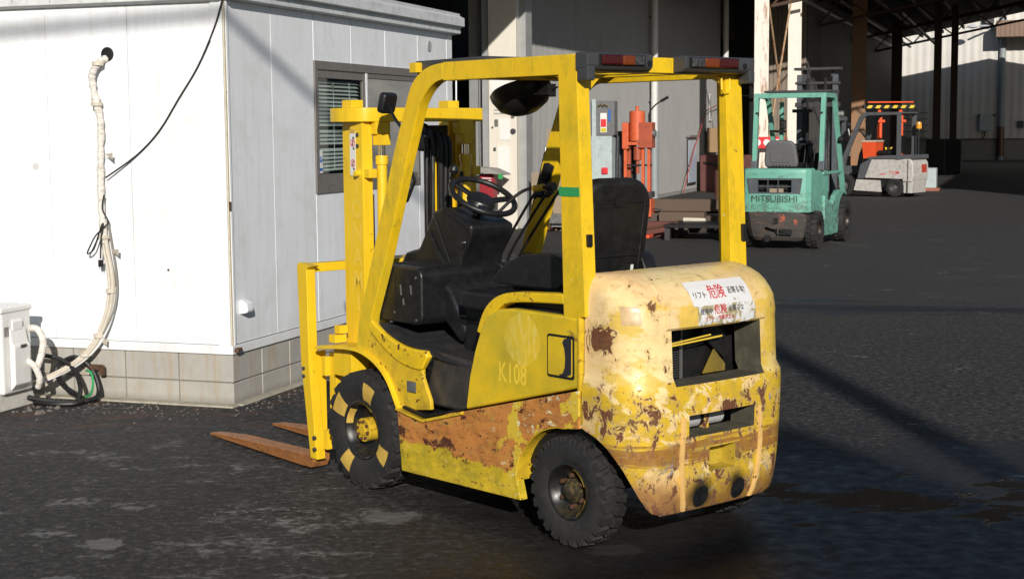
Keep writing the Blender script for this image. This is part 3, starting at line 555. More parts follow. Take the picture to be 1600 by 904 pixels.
rear_text('リフト', .070, .957, .022, M['redp'], .0062, .9, 0.0); rear_text('作業中立入', -.03, .957, .022, M['redp'], .0062, .9, 0.0)
# pale tape rectangle on the left shoulder of the weight
tp = MB(); zs_ = [.955+.0125*i for i in range(7)]; tp.grid(lambda a, b: cw_pt('corner', a, b, 1)+Vector((-.0012*math.cos(R(a)), .0012*math.sin(R(a)), .0006)), [34+4*i for i in range(8)], zs_)
tp.build('tape_patch', paint('dirty tan tape', (.60, .42, .22), .35, .25, .5, (.35, .24, .14), .2, sc_=12), FK, normals=False)
# ---- main frame sides
sill_pts = [(1.165, .425), (1.135, .14), (.275, .152)] + [(.305*math.cos(R(a)) if a < 100 else .305*math.cos(R(a)), .225+.285*math.sin(R(a))) for a in (8, 20, 32, 44, 56, 68, 80, 92, 104)] + [(-.094, .515), (-.094, .675), (.666, .487), (.76, .468), (.95, .405)]
sill_pts[3:12] = [(.305*math.cos(R(a)), .225+.283*math.sin(R(a))) for a in (5, 18, 31, 44, 57, 70, 83, 96)]
for s_ in (1, -1):
    MB().prism(sill_pts, s_*.470, s_*.515).build('side_frame', M['sill'], FK, bev=.006)
    ar = MB(); ar.grid(lambda a, b: Vector((.300*math.cos(R(a)), s_*b, .225+.279*math.sin(R(a)))), [2+10*i for i in range(10)], [.25, .40, .512]); ar.build('wheel_arch', M['yeldirty'], FK, normals=False, solid=.004)
    # hood side panel
    hp = [(.664, .494), (-.088, .683), (-.092, .966), (.005, .972), (.337, .974), (.43, .965), (.505, .925), (.553, .862), (.593, .773), (.635, .645)]
    MB().prism(hp, s_*.455, s_*.502).build('hood_panel', M['hood'], FK, bev=.012, seg=3)
    rail = smooth([(.012, 1.062), (.20, 1.052), (.336, 1.044), (.43, 1.024), (.50, .985), (.548, .93), (.585, .85)], 3); rin = smooth([(.012, 1.018), (.20, 1.010), (.325, 1.000), (.395, .985), (.455, .948), (.50, .90), (.545, .84)], 3)
    MB().prism([tuple(p) for p in rail]+[tuple(p) for p in reversed(rin)], s_*.43, s_*.498).build('hood_rail', M['yel'], FK, bev=.008, seg=3)
# fuel lid recess on the left panel
MB().prism(rrect(-.058, .106, .712, .892, .012), .5025, .5065).build('filler_lid_gasket', M['blackd'], FK, bev=.001)
MB().prism(rrect(-.050, .098, .722, .882, .010), .506, .5105).build('filler_lid', M['hood'], FK, bev=.003)
lp = [(-.048, .884), (-.046, .735), (-.02, .724), (.012, .722), (.03, .728), (.005, .734), (-.008, .76), (-.012, .80), (-.006, .84), (.006, .862), (-.004, .878), (-.03, .884)]
MB().prism([(x_, z_) for x_, z_ in lp], .511, .5122).build('bare_patch', plain('bare blue black steel', (.02, .02, .028), .5), FK)
MB().bx(-.094, -.080, .485, .508, .53, .97).build('frame_edge', M['yeldirty'], FK, bev=.002)
def side_text(name, body, cx_, cz_, size, mat, y_=.5035, sx=1.0, bold=0.0, vert=False): return lettering(name, body, size, lambda a, b: Vector((cx_-a, y_, cz_+b)), mat, FK, bold, sx=sx)
side_text('lettering', 'K108', .335, .690, .125, M['letter2'], .5032, .70, .012)
# engine bay block and floor
MB().bx(-.12, .50, -.45, .45, .30, .98).build('engine_cover', M['blackd'], FK, bev=.02)
MB().bx(.45, 1.40, -.40, .40, .22, .62).build('chassis_box', M['blackd'], FK)
# ---- fenders and cowl, floor mat, step
for s_ in (1, -1):
    # side skin of the front cowl between fender lip and floor
    top_ = smooth([(1.382, .835), (1.33, .806), (1.26, .772), (1.17, .742), (1.07, .727), (.95, .727)], 3); 
    lo_ = [(.93, .70), (.985, .635), (.985, .60), (.955, .545), (.93, .500), (.925, .455), (1.150, .425), (1.17, .445)]
    arc_ = smooth([(1.19, .478), (1.245, .565), (1.32, .628), (1.40, .660), (1.47, .672)], 3)
    skin = MB(); poly = [tuple(p) for p in top_]+lo_+[tuple(p) for p in arc_]
    skin.prism(poly, s_*.475, s_*.497).build('cowl_panel', M['yeldirty'], FK, bev=.006)
    # a bulged upper skin: the S shaped bright panel
    up = [tuple(p) for p in top_]+[(.935, .70), (.975, .640)]+[tuple(p) for p in smooth([(1.0, .632), (1.10, .640), (1.20, .668), (1.30, .720), (1.385, .775)], 3)]
    MB().prism(up, s_*.49, s_*.507).build('cowl_shoulder', M['yel'], FK, bev=.008, seg=3)
    lip = smooth([(1.155, .43), (1.185, .478), (1.242, .565), (1.32, .628), (1.42, .668), (1.52, .682), (1.66, .676), (1.85, .655)], 4)
    fl = MB(); ys_ = [.515, .512, .44, .36, .28]
    fl.grid(lambda a, b: Vector((lip[a][0], s_*b, lip[a][1]+(.0 if b < .513 else -.012))), list(range(len(lip))), ys_)
    fl.build('fender', M['yel'], FK, normals=False, solid=.006)
MB().bx(1.02, 1.09, .507, .5095, .525, .575).build('data_plate', M['steel'], FK, bev=.001)
fm = MB(); ml = [(1.345, .803), (1.27, .78), (1.17, .748), (1.07, .733), (.95, .733), (.84, .712), (.70, .690), (.66, .60), (.52, .60), (.50, .65)]
vs = []
fm.grid(lambda a, b: Vector((ml2[a][0], b, ml2[a][1]+.006)), [], []) if False else None
edge = smooth([(1.36, .812, .48), (1.27, .785, .485), (1.17, .757, .488), (1.07, .741, .488), (.98, .728, .485), (.87, .700, .475), (.72, .685, .46), (.60, .68, .44)], 3)
fm.grid(lambda a, b: Vector((edge[a][0], edge[a][2]*b, edge[a][1]+.004)), list(range(len(edge))), [-1, -.5, 0, .5, .9, 1]); fm.build('floor_mat', M['mat'], FK, normals=False, solid=-.012)
MB().prism([(.945, .722), (.985, .635), (1.03, .50), (1.0, .462), (.70, .462), (.655, .50), (.64, .70)], -.45, .455).build('step_riser', paint('brown grey step panel', (.036, .033, .031), .38, .25, .4, (.10, .09, .07)), FK, bev=.03, seg=4)
for s_ in (1, -1):
    MB().prism([(1.16, .438), (1.16, .428), (.95, .398), (.66, .474), (.66, .488), (.95, .412)], s_*.40, s_*.528).build('step_edge', M['yeldirty'], FK, bev=.002)
    MB().prism([(1.12, .442), (.95, .418), (.70, .484), (.70, .492), (.95, .430), (1.12, .452)], s_*.36, s_*.515).build('step_tread', M['blackd'], FK, bev=.002)
# ---- dash and column
for s_, z1 in ((1, 1.095), (-1, 1.09)):
    MB().prism(rrect(1.06, 1.485, .825, z1, .045), s_*.06, s_*.44).build('dash_box', BK, FK, bev=.014, seg=3)
MB().prism([(1.46, .80), (1.40, .80), (1.10, .86), (.95, .74), (.90, .80), (1.02, .98), (1.10, 1.04), (1.46, 1.05)], -.30, .30).build('dash_lower', BK, FK, bev=.02, seg=3)
for k, (xx, zz, hh) in enumerate(((1.42, .97, .05), (1.35, .975, .045), (1.22, .985, .05), (1.14, .99, .045), (1.20, .93, .03))):
    MB().box((xx, .441, zz), (.007, .003, hh), Matrix.Rotation(.12, 3, 'Y')).build('vent_slot', M['steel'], FK)
col_pts = [(1.60, 1.06), (1.55, 1.13), (1.44, 1.155), (1.335, 1.31), (1.31, 1.345), (1.24, 1.365), (1.02, 1.285), (1.03, 1.22), (1.10, 1.13), (1.12, 1.04), (1.19, .97), (1.30, .955), (1.42, .98)]
MB().prism(col_pts, -.10, .17).build('steering_column_cover', BK, FK, bev=.018, seg=3)
MB().prism([(1.37, 1.235), (1.31, 1.15), (1.25, 1.08), (1.20, 1.06), (1.21, 1.09), (1.28, 1.17), (1.34, 1.25)], .168, .182).build('cover_ridge', M['black'], FK, bev=.004)
MB().prism([(1.235, .995), (1.238, .963), (1.128, .967), (1.122, 1.000)], .1715, .1735).build('blue_label', M['white'], FK)
MB().prism([(1.236, .998), (1.237, .985), (1.124, .990), (1.122, 1.003)], .1738, .1745).build('blue_label', M['blue'], FK)
for a_, b_ in (((1.31, .1725, 1.335), (1.14, .1725, 1.02)), ((1.24, .1725, 1.355), (1.05, .1725, 1.26)), ((1.14, .1725, 1.02), (1.33, .1725, .985))): MB().tube([a_, b_], .0022, 6).build('cover_seam', M['blackd'], FK)
MB().bx(1.085, 1.46, .4405, .4415, .935, .938).bx(1.262, 1.265, .4405, .4415, .84, 1.06).build('dash_seam', M['blackd'], FK); MB().cyl((1.08, .174, 1.20), .010, .008, 'y', 12).build('key_switch', M['chrome'], FK); MB().bx(1.16, 1.19, .1715, .176, 1.135, 1.15).build('vent_slot', M['blackd'], FK)
for x_, z_ in ((1.10, .85), (1.44, .85), (1.10, 1.05), (1.44, 1.05), (1.27, .875)): MB().cyl((x_, .4412, z_), .006, .004, 'y', 10).build('panel_screw', M['steel'], FK)
for k in range(9): MB().bx(1.10+k*.036, 1.115+k*.036, .16, .36, 1.0945, 1.0985).build('vent_rib', M['blackd'], FK)
# steering wheel
sw = bpy.data.objects.new('steering_wheel', None); COL.objects.link(sw); sw.parent = FK; sw.location = (1.112, .02, 1.415); sw.rotation_euler = (0, R(-30), 0)
ring = [(math.cos(2*math.pi*k/8)*.013, math.sin(2*math.pi*k/8)*.013) for k in range(8)]
swm = MB(); swm.lathe([(.162+a*1.15, b*1.15) for a, b in ring], (0, 0, 0), 'z', 40)
swm.lathe([(0, -.05), (.06, -.045), (.075, -.02), (.06, .002), (0, .004)], (0, 0, -.01), 'z', 24)
for an in (0, 120, 240):
    a = R(an+25); swm.box((.105*math.cos(a), .105*math.sin(a), -.018), (.12, .035, .012), Matrix.Rotation(a, 3, 'Z') @ Matrix.Rotation(-.12, 3, 'Y'))
swm.tube([(0, 0, -.16), (0, 0, -.02)], .022)
bpy.data.objects.remove(sw); sw = swm.build('steering_wheel', M['black'], FK, bev=.002, seg=1); sw.location = (1.112, .02, 1.415); sw.rotation_euler = (0, R(-30), 0)
kn = MB().tube([(.15, .10, .01), (.15, .10, .05)], .008).build('spinner_knob', BK, sw); MB().lathe([(0, .045), (.022, .05), (.024, .07), (.012, .085), (0, .086)], (.15, .10, 0), 'z', 16).build('knob_cap', BK, kn)
# hydraulic levers right of the column, shift lever
for k, (x0, x1, zt) in enumerate(((1.22, .93, 1.425), (1.19, .88, 1.43), (1.15, .83, 1.44))):
    lv = MB().tube(smooth([(x0, -.16-.035*k, 1.02), (x0-.02, -.16-.035*k, 1.12), (x1+.05, -.16-.035*k, zt-.04), (x1, -.16-.035*k, zt)], 4), .007, 8).build('control_lever', M['blackd'], FK)
    MB().tube([(x1+.012, -.16-.035*k, zt-.012), (x1-.02, -.16-.035*k, zt+.012)], [.014, .018], 10).build('lever_knob', BK, lv)
fl_ = MB().tube(smooth([(1.02, .0, 1.34), (.96, -.06, 1.42), (.90, -.10, 1.455), (.78, -.12, 1.462)], 4), .008).build('direction_lever', M['blackd'], FK)
MB().tube([(.88, -.105, 1.452), (.82, -.115, 1.462)], .017).build('lever_sleeve', paint('yellow lever sleeve', (.62, .38, .02), .5), fl_); MB().tube([(.80, -.118, 1.462), (.755, -.122, 1.466)], [.017, .021]).build('lever_tip', BK, fl_)
for k in range(6): MB().lathe([(.020, 0), (.028, .006), (.020, .012)], (1.0, -.16, 1.06+k*.013), 'z', 14, closed=False).build('rubber_gaiter_ring', M['blackd'], FK)
# pedals
pd = MB().tube([(1.05, .12, .86), (.95, .13, .80), (.90, .13, .76)], .011).build('pedal', M['blackd'], FK); MB().box((.885, .13, .765), (.02, .08, .07)).build('pedal_pad', M['blackd'], pd, bev=.006)
MB().tube([(.93, .27, .70), (.96, .26, .80), (1.06, .25, .90)], .012).tube([(.80, .24, .70), (.81, .235, .83), (.86, .23, .86)], .014).build('pedal_arm', M['blackd'], FK)
MB().prism(rrect(.80, .96, .83, .88, .02), .17, .30).build('foot_switch_cover', BK, FK, bev=.01)
MB().lathe([(0, .02), (.02, .018), (.026, 0), (0, 0)], (.885, .245, .745), 'y', 14).build('red_knob', M['redpl'], FK)
# ---- seat
st_ = MB(); bp = rrect(-.215, .215, .0, .44, .13, 7); st_.prism([(y_, z_) for y_, z_ in bp], -.045, .035, 'x')
so = st_.build('seat_back', M['blackd'], FK, bev=.03, seg=4); so.location = (.295, 0, 1.085); so.rotation_euler = (0, R(-9), 0)
pl_ = MB().prism(rrect(-.155, .155, .02, .34, .02), -.052, -.046, 'x').build('seat_back_panel', BK, so, bev=.003)
for a_, b_ in (((-.155, .02), (-.155, .34)), ((-.155, .34), (.155, .34)), ((.155, .34), (.165, .02)), ((-.155, .10), (.16, .10))):
    MB().tube([(-.054, a_[0], a_[1]), (-.054, b_[0], b_[1])], .004, 6).build('seat_seam', BK, so)
for y_ in (-.09, .09): MB().cyl((-.048, y_, .395), .008, .012, 'x', 10).build('seat_rivet', M['blackd'], so)
MB().bx(-.060, -.050, -.025, .025, .32, .36).build('seat_latch', M['blackd'], so, bev=.003); MB().bx(-.0565, -.0535, -.125, -.11, .03, .055).build('seat_tag', M['white'], so)
MB().prism([(.24, 1.06), (.30, 1.0), (.66, 1.0), (.72, 1.06), (.70, 1.13), (.60, 1.155), (.30, 1.12)], -.22, .22).build('seat_cushion', BK, FK, bev=.03, seg=4)
for s_ in (1, -1):
    MB().prism([tuple(p) for p in smooth([(.22, 1.10), (.26, 1.17), (.36, 1.19), (.50, 1.185), (.62, 1.15), (.72, 1.08), (.70, 1.04), (.30, 1.04)], 3)], s_*.19, s_*.27).build('seat_bolster', BK, FK, bev=.02, seg=3)
MB().bx(-.05, .80, -.42, .42, .93, 1.015).build('seat_deck', BK, FK, bev=.02)
MB().bx(.62, .92, -.30, .30, .60, .97).build('seat_front_panel', BK, FK, bev=.02)
MB().prism(rrect(.74, .95, 1.0, 1.06, .02), -.40, -.10).build('console', plain('dark blue plastic', (.03, .035, .06), .45), FK, bev=.01)
MB().box((.86, -.12, 1.065), (.07, .05, .012)).build('console_plate', M['white'], FK, bev=.004)
# ---- overhead guard
po = [(1.520, .668), (1.488, .820), (1.402, 1.046), (1.276, 1.387), (1.177, 1.643), (1.085, 1.850)]
poc = smooth([(1.085, 1.850), (1.045, 1.930), (.985, 1.985), (.90, 2.020), (.80, 2.032)], 3)
pic = smooth([(.80, 1.958), (.86, 1.945), (.925, 1.905), (.975, 1.845), (1.012, 1.765)], 3)
pi_ = [(1.08, 1.60), (1.17, 1.361), (1.265, 1.116), (1.38, .86), (1.425, .668)]
for s_ in (1, -1):
    poly = po[:-1]+[tuple(p) for p in poc]+[tuple(p) for p in pic]+pi_
    MB().prism(poly, s_*.445, s_*.498).build('guard_front_post', Y, FK, bev=.006)
    MB().bx(-.055, .802, s_*.445, s_*.498, 1.952, 2.034).build('guard_side_rail', Y, FK, bev=.005)
    MB().prism([(-.068, 2.030), (.040, 2.030), (.040, 1.90), (.014, .965), (-.085, .965), (-.060, 1.90)], s_*.455, s_*.4975).build('guard_rear_post', Y, FK, bev=.005)
    MB().prism([(-.068, 2.026), (-.030, 2.026), (-.055, .975), (-.118, .975)], s_*.43, s_*.4985).build('post_flange', Y, FK, bev=.004) if s_ > 0 else MB().prism([(-.068, 2.026), (-.030, 2.026), (-.055, .975), (-.118, .975)], s_*.39, s_*.496).build('post_flange', Y, FK, bev=.004)
    g_ = MB(); g_.prism([(s_*.45, 1.955), (s_*.30, 1.955), (s_*.36, 1.935), (s_*.41, 1.89), (s_*.43, 1.84), (s_*.45, 1.84)], -.055, -.045, 'x'); g_.build('gusset', Y, FK, bev=.001)
MB().bx(-.068, .02, -.445, .445, 1.965, 2.030).build('guard_rear_beam', Y, FK, bev=.004)
MB().prism([(1.055, 2.048), (1.04, 1.985), (.93, 2.015), (.55, 2.035), (.55, 2.052)], -.46, .46).build('guard_front_plate', M['lightbox'], FK, bev=.004)
MB().bx(1.0, 1.05, .46, .497, 1.995, 2.040).build('guard_lug', Y, FK, bev=.003)
MB().bx(.76, .82, -.445, .445, 1.960, 2.015).build('guard_crossbar', Y, FK, bev=.004)
for k in range(4): MB().bx(.02, .80, -.33+k*.22-.035, -.33+k*.22+.035, 1.972, 1.998).build('guard_bar', Y, FK, bev=.003)
# post fittings
MB().bx(-.117, -.09, .452, .478, 1.26, 1.31).build('rubber_stop', M['blackd'], FK, bev=.003); MB().bx(-.120, -.09, -.487, -.462, 1.235, 1.31).build('rubber_stop', M['blackd'], FK, bev=.003)
MB().prism([(.036, 1.500), (.034, 1.462), (-.088, 1.462), (-.086, 1.500)], .428, .5005).build('green_tape', M['green'], FK, bev=.001)
for y_, z_ in ((-.415, 1.845), (-.445, 1.845), (-.452, 1.48), (-.455, 1.235)):
    MB().cyl((-.055-(1.9-z_)*.055, y_, z_), .010, .02, 'x', 8).build('post_bolt', M['dgrey'], FK, bev=.002)
gh = MB().tube([(-.075, -.36, 1.955), (-.078, -.36, 1.90), (-.078, -.375, 1.885), (-.078, -.40, 1.885), (-.076, -.412, 1.90), (-.075, -.412, 1.955)], .006).build('grab_loop', Y, FK)
# rear combination lamps in dark housings
for s_, ya, yb, in ((1, .505, .13), (-1, -.06, -.505)):
    y0, y1 = min(ya, yb), max(ya, yb)
    hs = MB().prism([(-.07, 2.040), (-.142, 2.036), (-.142, 1.985), (-.125, 1.968), (-.07, 1.965)], y0, y1).build('lamp_housing', M['lightbox'], FK, bev=.007)
    MB().bx(-.143, -.08, y1-.045 if s_ > 0 else y0, y1 if s_ > 0 else y0+.04, 1.925, 1.985).build('housing_bracket', M['lightbox'], FK, bev=.008)
    lens = ((.43, .315, 'red'), (.315, .245, 'amber'), (.245, .19, 'clear')) if s_ > 0 else ((-.095, -.175, 'clear'), (-.175, -.265, 'amber'), (-.265, -.385, 'red'))
    MB().bx(-.145, -.138, min(lens[0][0], lens[2][1])-.012, max(lens[0][0], lens[2][1])+.012, 1.986, 2.032).build('lamp_recess', M['blackd'], FK, bev=.003)
    for a_, b_, mm in lens:
        MB().bx(-.155, -.140, min(a_, b_)+.001, max(a_, b_)-.001, 1.989, 2.029).build('lamp_lens', M[mm], FK, bev=.006, seg=3)
    MB().cyl((-.143, .155 if s_ > 0 else -.435, 2.0), .012, .008, 'x', 12).build('housing_hole', M['blackd'], FK)
# work lamp / fan hanging under the roof
wl = MB(); prof = [(.02, 0), (.07, .012), (.115, .045), (.135, .085), (.138, .10), (.125, .10), (.10, .06), (0, .045)]
wl.lathe([(.010, 0), (.07, .010), (.12, .045), (.145, .10), (.15, .13), (.14, .13), (.11, .07), (0, .04)], (0, 0, 0), 'z', 32)
wo_ = wl.build('work_lamp', M['black'], FK); wo_.location = (.93, -.10, 1.812); wo_.rotation_euler = (0, R(20), 0); wo_.scale = (1.0, 1.0, .88)
MB().cyl((0, 0, .135), .142, .012, 'z', 32).cyl((0, 0, .15), .05, .03, 'z', 16).build('lamp_glass', plain('dark lamp glass', (.03, .03, .03), .08), wo_)
MB().tube([(.80, -.10, 1.97), (.80, -.10, 1.90)], .024).box((.80, -.10, 1.915), (.12, .05, .06)).build('lamp_bracket', M['blackd'], FK, bev=.003)
MB().tube(smooth([(.92, -.10, 1.955), (.88, -.10, 1.90), (.80, -.10, 1.90), (.70, -.10, 1.93)], 4), .004, 6).build('lamp_wire', M['blackd'], FK)
mr = MB().prism(rrect(-.055, .055, -.05, .05, .02), -.02, .02, 'x').build('rear_mirror', BK, FK, bev=.012, seg=3); mr.location = (1.36, .40, 1.865); mr.rotation_euler = (0, R(-14), R(20))
MB().tube([(1.36, .40, 1.86), (1.26, .43, 1.79), (1.14, .455, 1.72)], .008).build('mirror_arm', M['blackd'], FK)
MB().box((1.10, .44, 1.735), (.06, .04, .035)).build('mirror_clamp', Y, FK, bev=.005)
MB().tube([(1.235, .425, 1.60), (1.185, .40, 1.555), (1.165, .39, 1.50), (1.215, .40, 1.405), (1.245, .42, 1.39), (1.29, .43, 1.385)], .0095, 8).build('grab_handle', BK, FK)
MB().tube([(1.20, -.46, 1.62), (1.22, -.44, 1.50), (1.30, -.45, 1.30), (1.36, -.455, 1.1)], .004, 6).build('guard_wire', M['blackd'], FK)
MB().box((1.14, -.42, 1.52), (.05, .04, .09), Matrix.Rotation(-.4, 3, 'Y')).box((1.17, -.41, 1.44), (.035, .04, .10), Matrix.Rotation(-.4, 3, 'Y')).build('key_box', M['blackd'], FK, bev=.01)
# ---- mast
MY = M['mast']
for s_ in (1, -1):
    MB().prism([(1.630, s_*.362), (1.735, s_*.362), (1.735, s_*.30), (1.715, s_*.30), (1.715, s_*.345), (1.648, s_*.345), (1.648, s_*.30), (1.630, s_*.30)], .10, 1.80, 'z').build('mast_outer_rail', MY, FK, bev=.004)
    MB().bx(1.745, 1.83, s_*.27, s_*.342, .13, 1.888).build('mast_inner_rail', MY, FK, bev=.004)
    lc = MB().cyl((1.60, s_*.265, .86), .026, 1.45, 'z', 22).build('lift_cylinder', MY, FK, bev=.004)
    MB().cyl((1.60, s_*.265, 1.645), .018, .14, 'z', 18).build('piston_rod', M['chrome'], lc); MB().cyl((1.60, s_*.265, 1.590), .032, .045, 'z', 18).build('cylinder_gland', MY, lc, bev=.004)
    MB().box((1.60, s_*.265, 1.690), (.072, .06, .055)).box((1.615, s_*.265, 1.748), (.06, .09, .062)).build('rod_bracket', MY, lc, bev=.004)
    MB().box((1.655, s_*.33, 1.525), (.14, .05, .045)).cyl((1.66, s_*.372, 1.525), .016, .035, 'y', 12).build('cylinder_clamp', MY, FK, bev=.004)
    MB().tube([(1.642, s_*.295, 1.42), (1.642, s_*.292, .3)], .008, 8).build('lift_chain', M['blackd'], FK)
    for z_ in (1.66, 1.715): MB().cyl((1.668, s_*.364, z_), .011, .008, 'y', 12).build('rail_bolt', M['dgrey'], FK, bev=.002)
    MB().cyl((1.70, s_*.364, 1.70), .006, .006, 'y', 10).build('rail_bolt', M['dgrey'], FK)
tb = smooth([(1.845, .405, 0), (1.80, .415, 0), (1.72, .412, 0), (1.62, .375, 0), (1.585, .30, 0), (1.575, .20, 0)], 4)
pl_o = [(p[0], p[1]) for p in tb]; pl_m = [(1.590, -.22), (1.600, -.385), (1.845, -.400)]; pin = [(1.845, -.28), (1.72, -.30), (1.66, -.20), (1.655, .20), (1.72, .30), (1.845, .28)]
MB().prism(pl_o+pl_m+pin, 1.778, 1.848, 'z').build('mast_top_beam', MY, FK, bev=.006)
MB().bx(1.65, 1.83, -.30, .30, 1.02, 1.09).build('mast_crossbeam', MY, FK, bev=.005); MB().bx(1.64, 1.83, -.30, .30, .20, .34).build('mast_crossbeam', MY, FK, bev=.005)
MB().cyl((1.66, -.03, 1.70), .072, .035, 'y', 28).build('hose_pulley', M['rim'], FK, bev=.008); MB().cyl((1.66, -.05, 1.70), .045, .03, 'y', 24).build('pulley_hub', M['hub'], FK, bev=.005)
for k, (y_, r_) in enumerate(((.005, .011), (-.035, .012), (-.085, .014), (-.115, .014), (-.145, .014))):
    MB().tube(smooth([(1.62, y_, 1.74-.01*k), (1.58, y_, 1.66), (1.57, y_+.01, 1.40), (1.575, y_+.005, 1.10), (1.60, y_, .80)], 4), r_, 8).build('hydraulic_hose', M['blackd'], FK)
MB().tube([(1.585, -.005, 1.60), (1.58, .0, 1.02)], .005, 6).build('steel_line', M['chrome'], FK)
MB().bx(1.66, 1.69, -.20, -.06, .90, 1.76).build('hose_guard', M['blackd'], FK, bev=.003); MB().bx(1.60, 1.62, -.075, -.060, 1.0, 1.60).build('hose_clip_bar', MY, FK)
MB().tube(smooth([(1.60, -.24, 1.52), (1.59, -.22, 1.40), (1.60, -.21, 1.2)], 3), .012, 8).build('hydraulic_hose', M['blackd'], FK)
side_z = [1.462, 1.345, 1.225, 1.105, .99, .88]
for ch, z_ in zip('TONAMI', side_z): lettering('lettering', ch, .130, lambda a, b, z_=z_: Vector((1.681-a, .3638, z_+b)), M['letter'], FK, .022, sx=.85)
ws = MB().bx(1.686, 1.734, .3625, .3640, 1.515, 1.735).build('warning_label', M['white'], FK); MB().bx(1.686, 1.734, .3641, .3646, 1.722, 1.742).build('label_header', M['mark'], ws)
for z_ in (1.675, 1.575):
    MB().lathe([(.019, .3642), (.0155, .3642), (.0155, .3652), (.019, .3652)], (1.708, 0, z_), 'y', 20).box((1.708, .3648, z_), (.034, .001, .004), Matrix.Rotation(.78, 3, 'Y')).build('ban_sign', M['redp'], ws)
    MB().cyl((1.707, .3645, z_+.008), .004, .0015, 'y', 8).box((1.708, .3645, z_-.004), (.006, .0015, .02)).box((1.700, .3645, z_-.028), (.012, .0015, .01)).build('pictogram', M['ink'], ws)
# carriage, load guard, forks
MB().bx(1.85, 1.885, -.46, .46, .50, .60).build('carriage_bar', MY, FK, bev=.004); MB().bx(1.85, 1.885, -.46, .46, .12, .22).build('carriage_bar', MY, FK, bev=.004)
for s_ in (1, -1):
    MB().prism([(1.90, 1.058), (2.025, 1.070), (2.035, 1.045), (2.015, .55), (1.945, .07), (1.885, .068), (1.94, .55), (1.945, 1.04)], s_*.445, s_*.500).build('load_guard_post', MY, FK, bev=.005)
    for z_ in (.60, .56): MB().cyl((1.985, s_*.503, z_-.07), .010, .012, 'y', 10).build('post_bolt', M['dgrey'], FK, bev=.002)
    for z_ in (.18, .12): MB().cyl((1.90, s_*.503, z_), .012, .014, 'y', 8).build('post_bolt', M['dgrey'], FK, bev=.002)
    MB().bx(1.80, 1.86, s_*.36, s_*.43, .12, .62).build('carriage_cheek', MY, FK, bev=.004)
    fk = MB(); y0, y1 = s_*.445, s_*.345
    prof_ = [(1.890, .14), (1.928, .14), (1.932, .085), (2.0, .076), (2.70, .060), (2.96, .042), (3.02, .032), (3.02, .020), (2.0, .014), (1.915, .016), (1.892, .05)]
    fk.prism(prof_, y0, y1)
    fko = fk.build('fork', M['fork'], FK, bev=.004)
    for v in fko.data.vertices:       # tapered tip
        if v.co.x > 2.75: t_ = (v.co.x-2.75)/.27; c_ = s_*.395; v.co.y = c_+(v.co.y-c_)*(1-.72*t_*t_)
    fko.location.y = .045 if s_ > 0 else .425; fko.location.x = .04
    MB().bx(1.932, 1.962, .40 if s_ > 0 else -.02, .485 if s_ > 0 else .08, .14, .62).build('fork_shank', MY, FK, bev=.004)
    MB().bx(1.74, 1.80, s_*.40, s_*.47, .68, .72).box((1.76, s_*.42, .745), (.05, .05, .04)).build('fork_lock', MY, FK, bev=.004)
    MB().bx(1.60, 1.76, s_*.36, s_*.47, .52, .66).build('tilt_bracket', MY, FK, bev=.006)
MB().bx(1.965, 2.015, -.46, .46, 1.020, 1.066).build('load_guard_top', MY, FK, bev=.004)
MB().box((1.50, .18, .72), (.12, .10, .18)).build('brake_box', M['blackd'], FK, bev=.01)

# ================================================================== site frame: x right, y receding, origin at the office corner
BX, BY, BA = -1.77909, 9.60876, R(-18.9534)
def bw(x, y, z=0): return (BX + x*math.cos(BA) - y*math.sin(BA), BY + x*math.sin(BA) + y*math.cos(BA), z)
def site(name, label, cat, x, y, z=0, rz=0.0, group=None):
    return tag(empty(name, bw(x, y, z), BA+rz), label, cat, group)
def glass_thin():
    m = bpy.data.materials.new('clear window glass'); m.use_nodes = True; t = m.node_tree; t.nodes.clear(); o = t.nodes.new('ShaderNodeOutputMaterial'); mx = t.nodes.new('ShaderNodeMixShader'); tr = t.nodes.new('ShaderNodeBsdfTransparent'); gl = t.nodes.new('ShaderNodeBsdfGlossy'); pass
    tr.inputs[0].default_value = (.88, .92, .90, 1); gl.inputs['Roughness'].default_value = .02; mx.inputs[0].default_value = .10
    t.links.new(tr.outputs[0], mx.inputs[1]); t.links.new(gl.outputs[0], mx.inputs[2]); t.links.new(mx.outputs[0], o.inputs[0]); return m
# ------------------------------------------------------------------ prefab office
OF = site('prefab_office', 'white prefabricated office cabin on concrete blocks, left of the yellow forklift', 'building', 0, 0)
ZB, ZT = .335, 2.56; OL, OD = 7.2, 3.93
joints = [-.08-.615*k for k in range(12)]; prev = -.035
for j_ in joints:
    MB().bx(j_+.0015, prev-.0015, 0, .05, ZB+.055, ZT).build('wall_panel', M['wpanel'], OF, bev=.003); prev = j_
prev = .035
for j_ in [.62, 1.245]+[3.16, 3.80]:
    if j_ == 3.16: prev = 3.155; continue
    MB().bx(-.05, 0, prev+.0015, j_-.0015, ZB+.055, ZT).build('wall_panel', M['wpanel'], OF, bev=.003); prev = j_
for a_, b_ in ((1.251, 1.865), (1.871, 2.49), (2.496, 3.152)):
    MB().bx(-.05, 0, a_, b_, ZB+.055, 1.298).build('wall_panel', M['wpanel'], OF, bev=.003); MB().bx(-.05, 0, a_, b_, 2.222, ZT).build('wall_panel', M['wpanel'], OF, bev=.003)
MB().bx(-.05, .002, 3.803, OD, ZB+.055, ZT).build('wall_panel', M['wpanel'], OF, bev=.003)
MB().bx(-OL, -.04, .055, .075, ZB, ZT).bx(-.075, -.055, .06, 1.24, ZB, ZT).bx(-.075, -.055, 3.16, OD, ZB, ZT).bx(-OL, -.06, OD-.05, OD, ZB, ZT).bx(-.9, -.88, .06, OD-.05, ZB, ZT).build('inner_wall', plain('dim office interior', (.30, .30, .28), .8), OF)
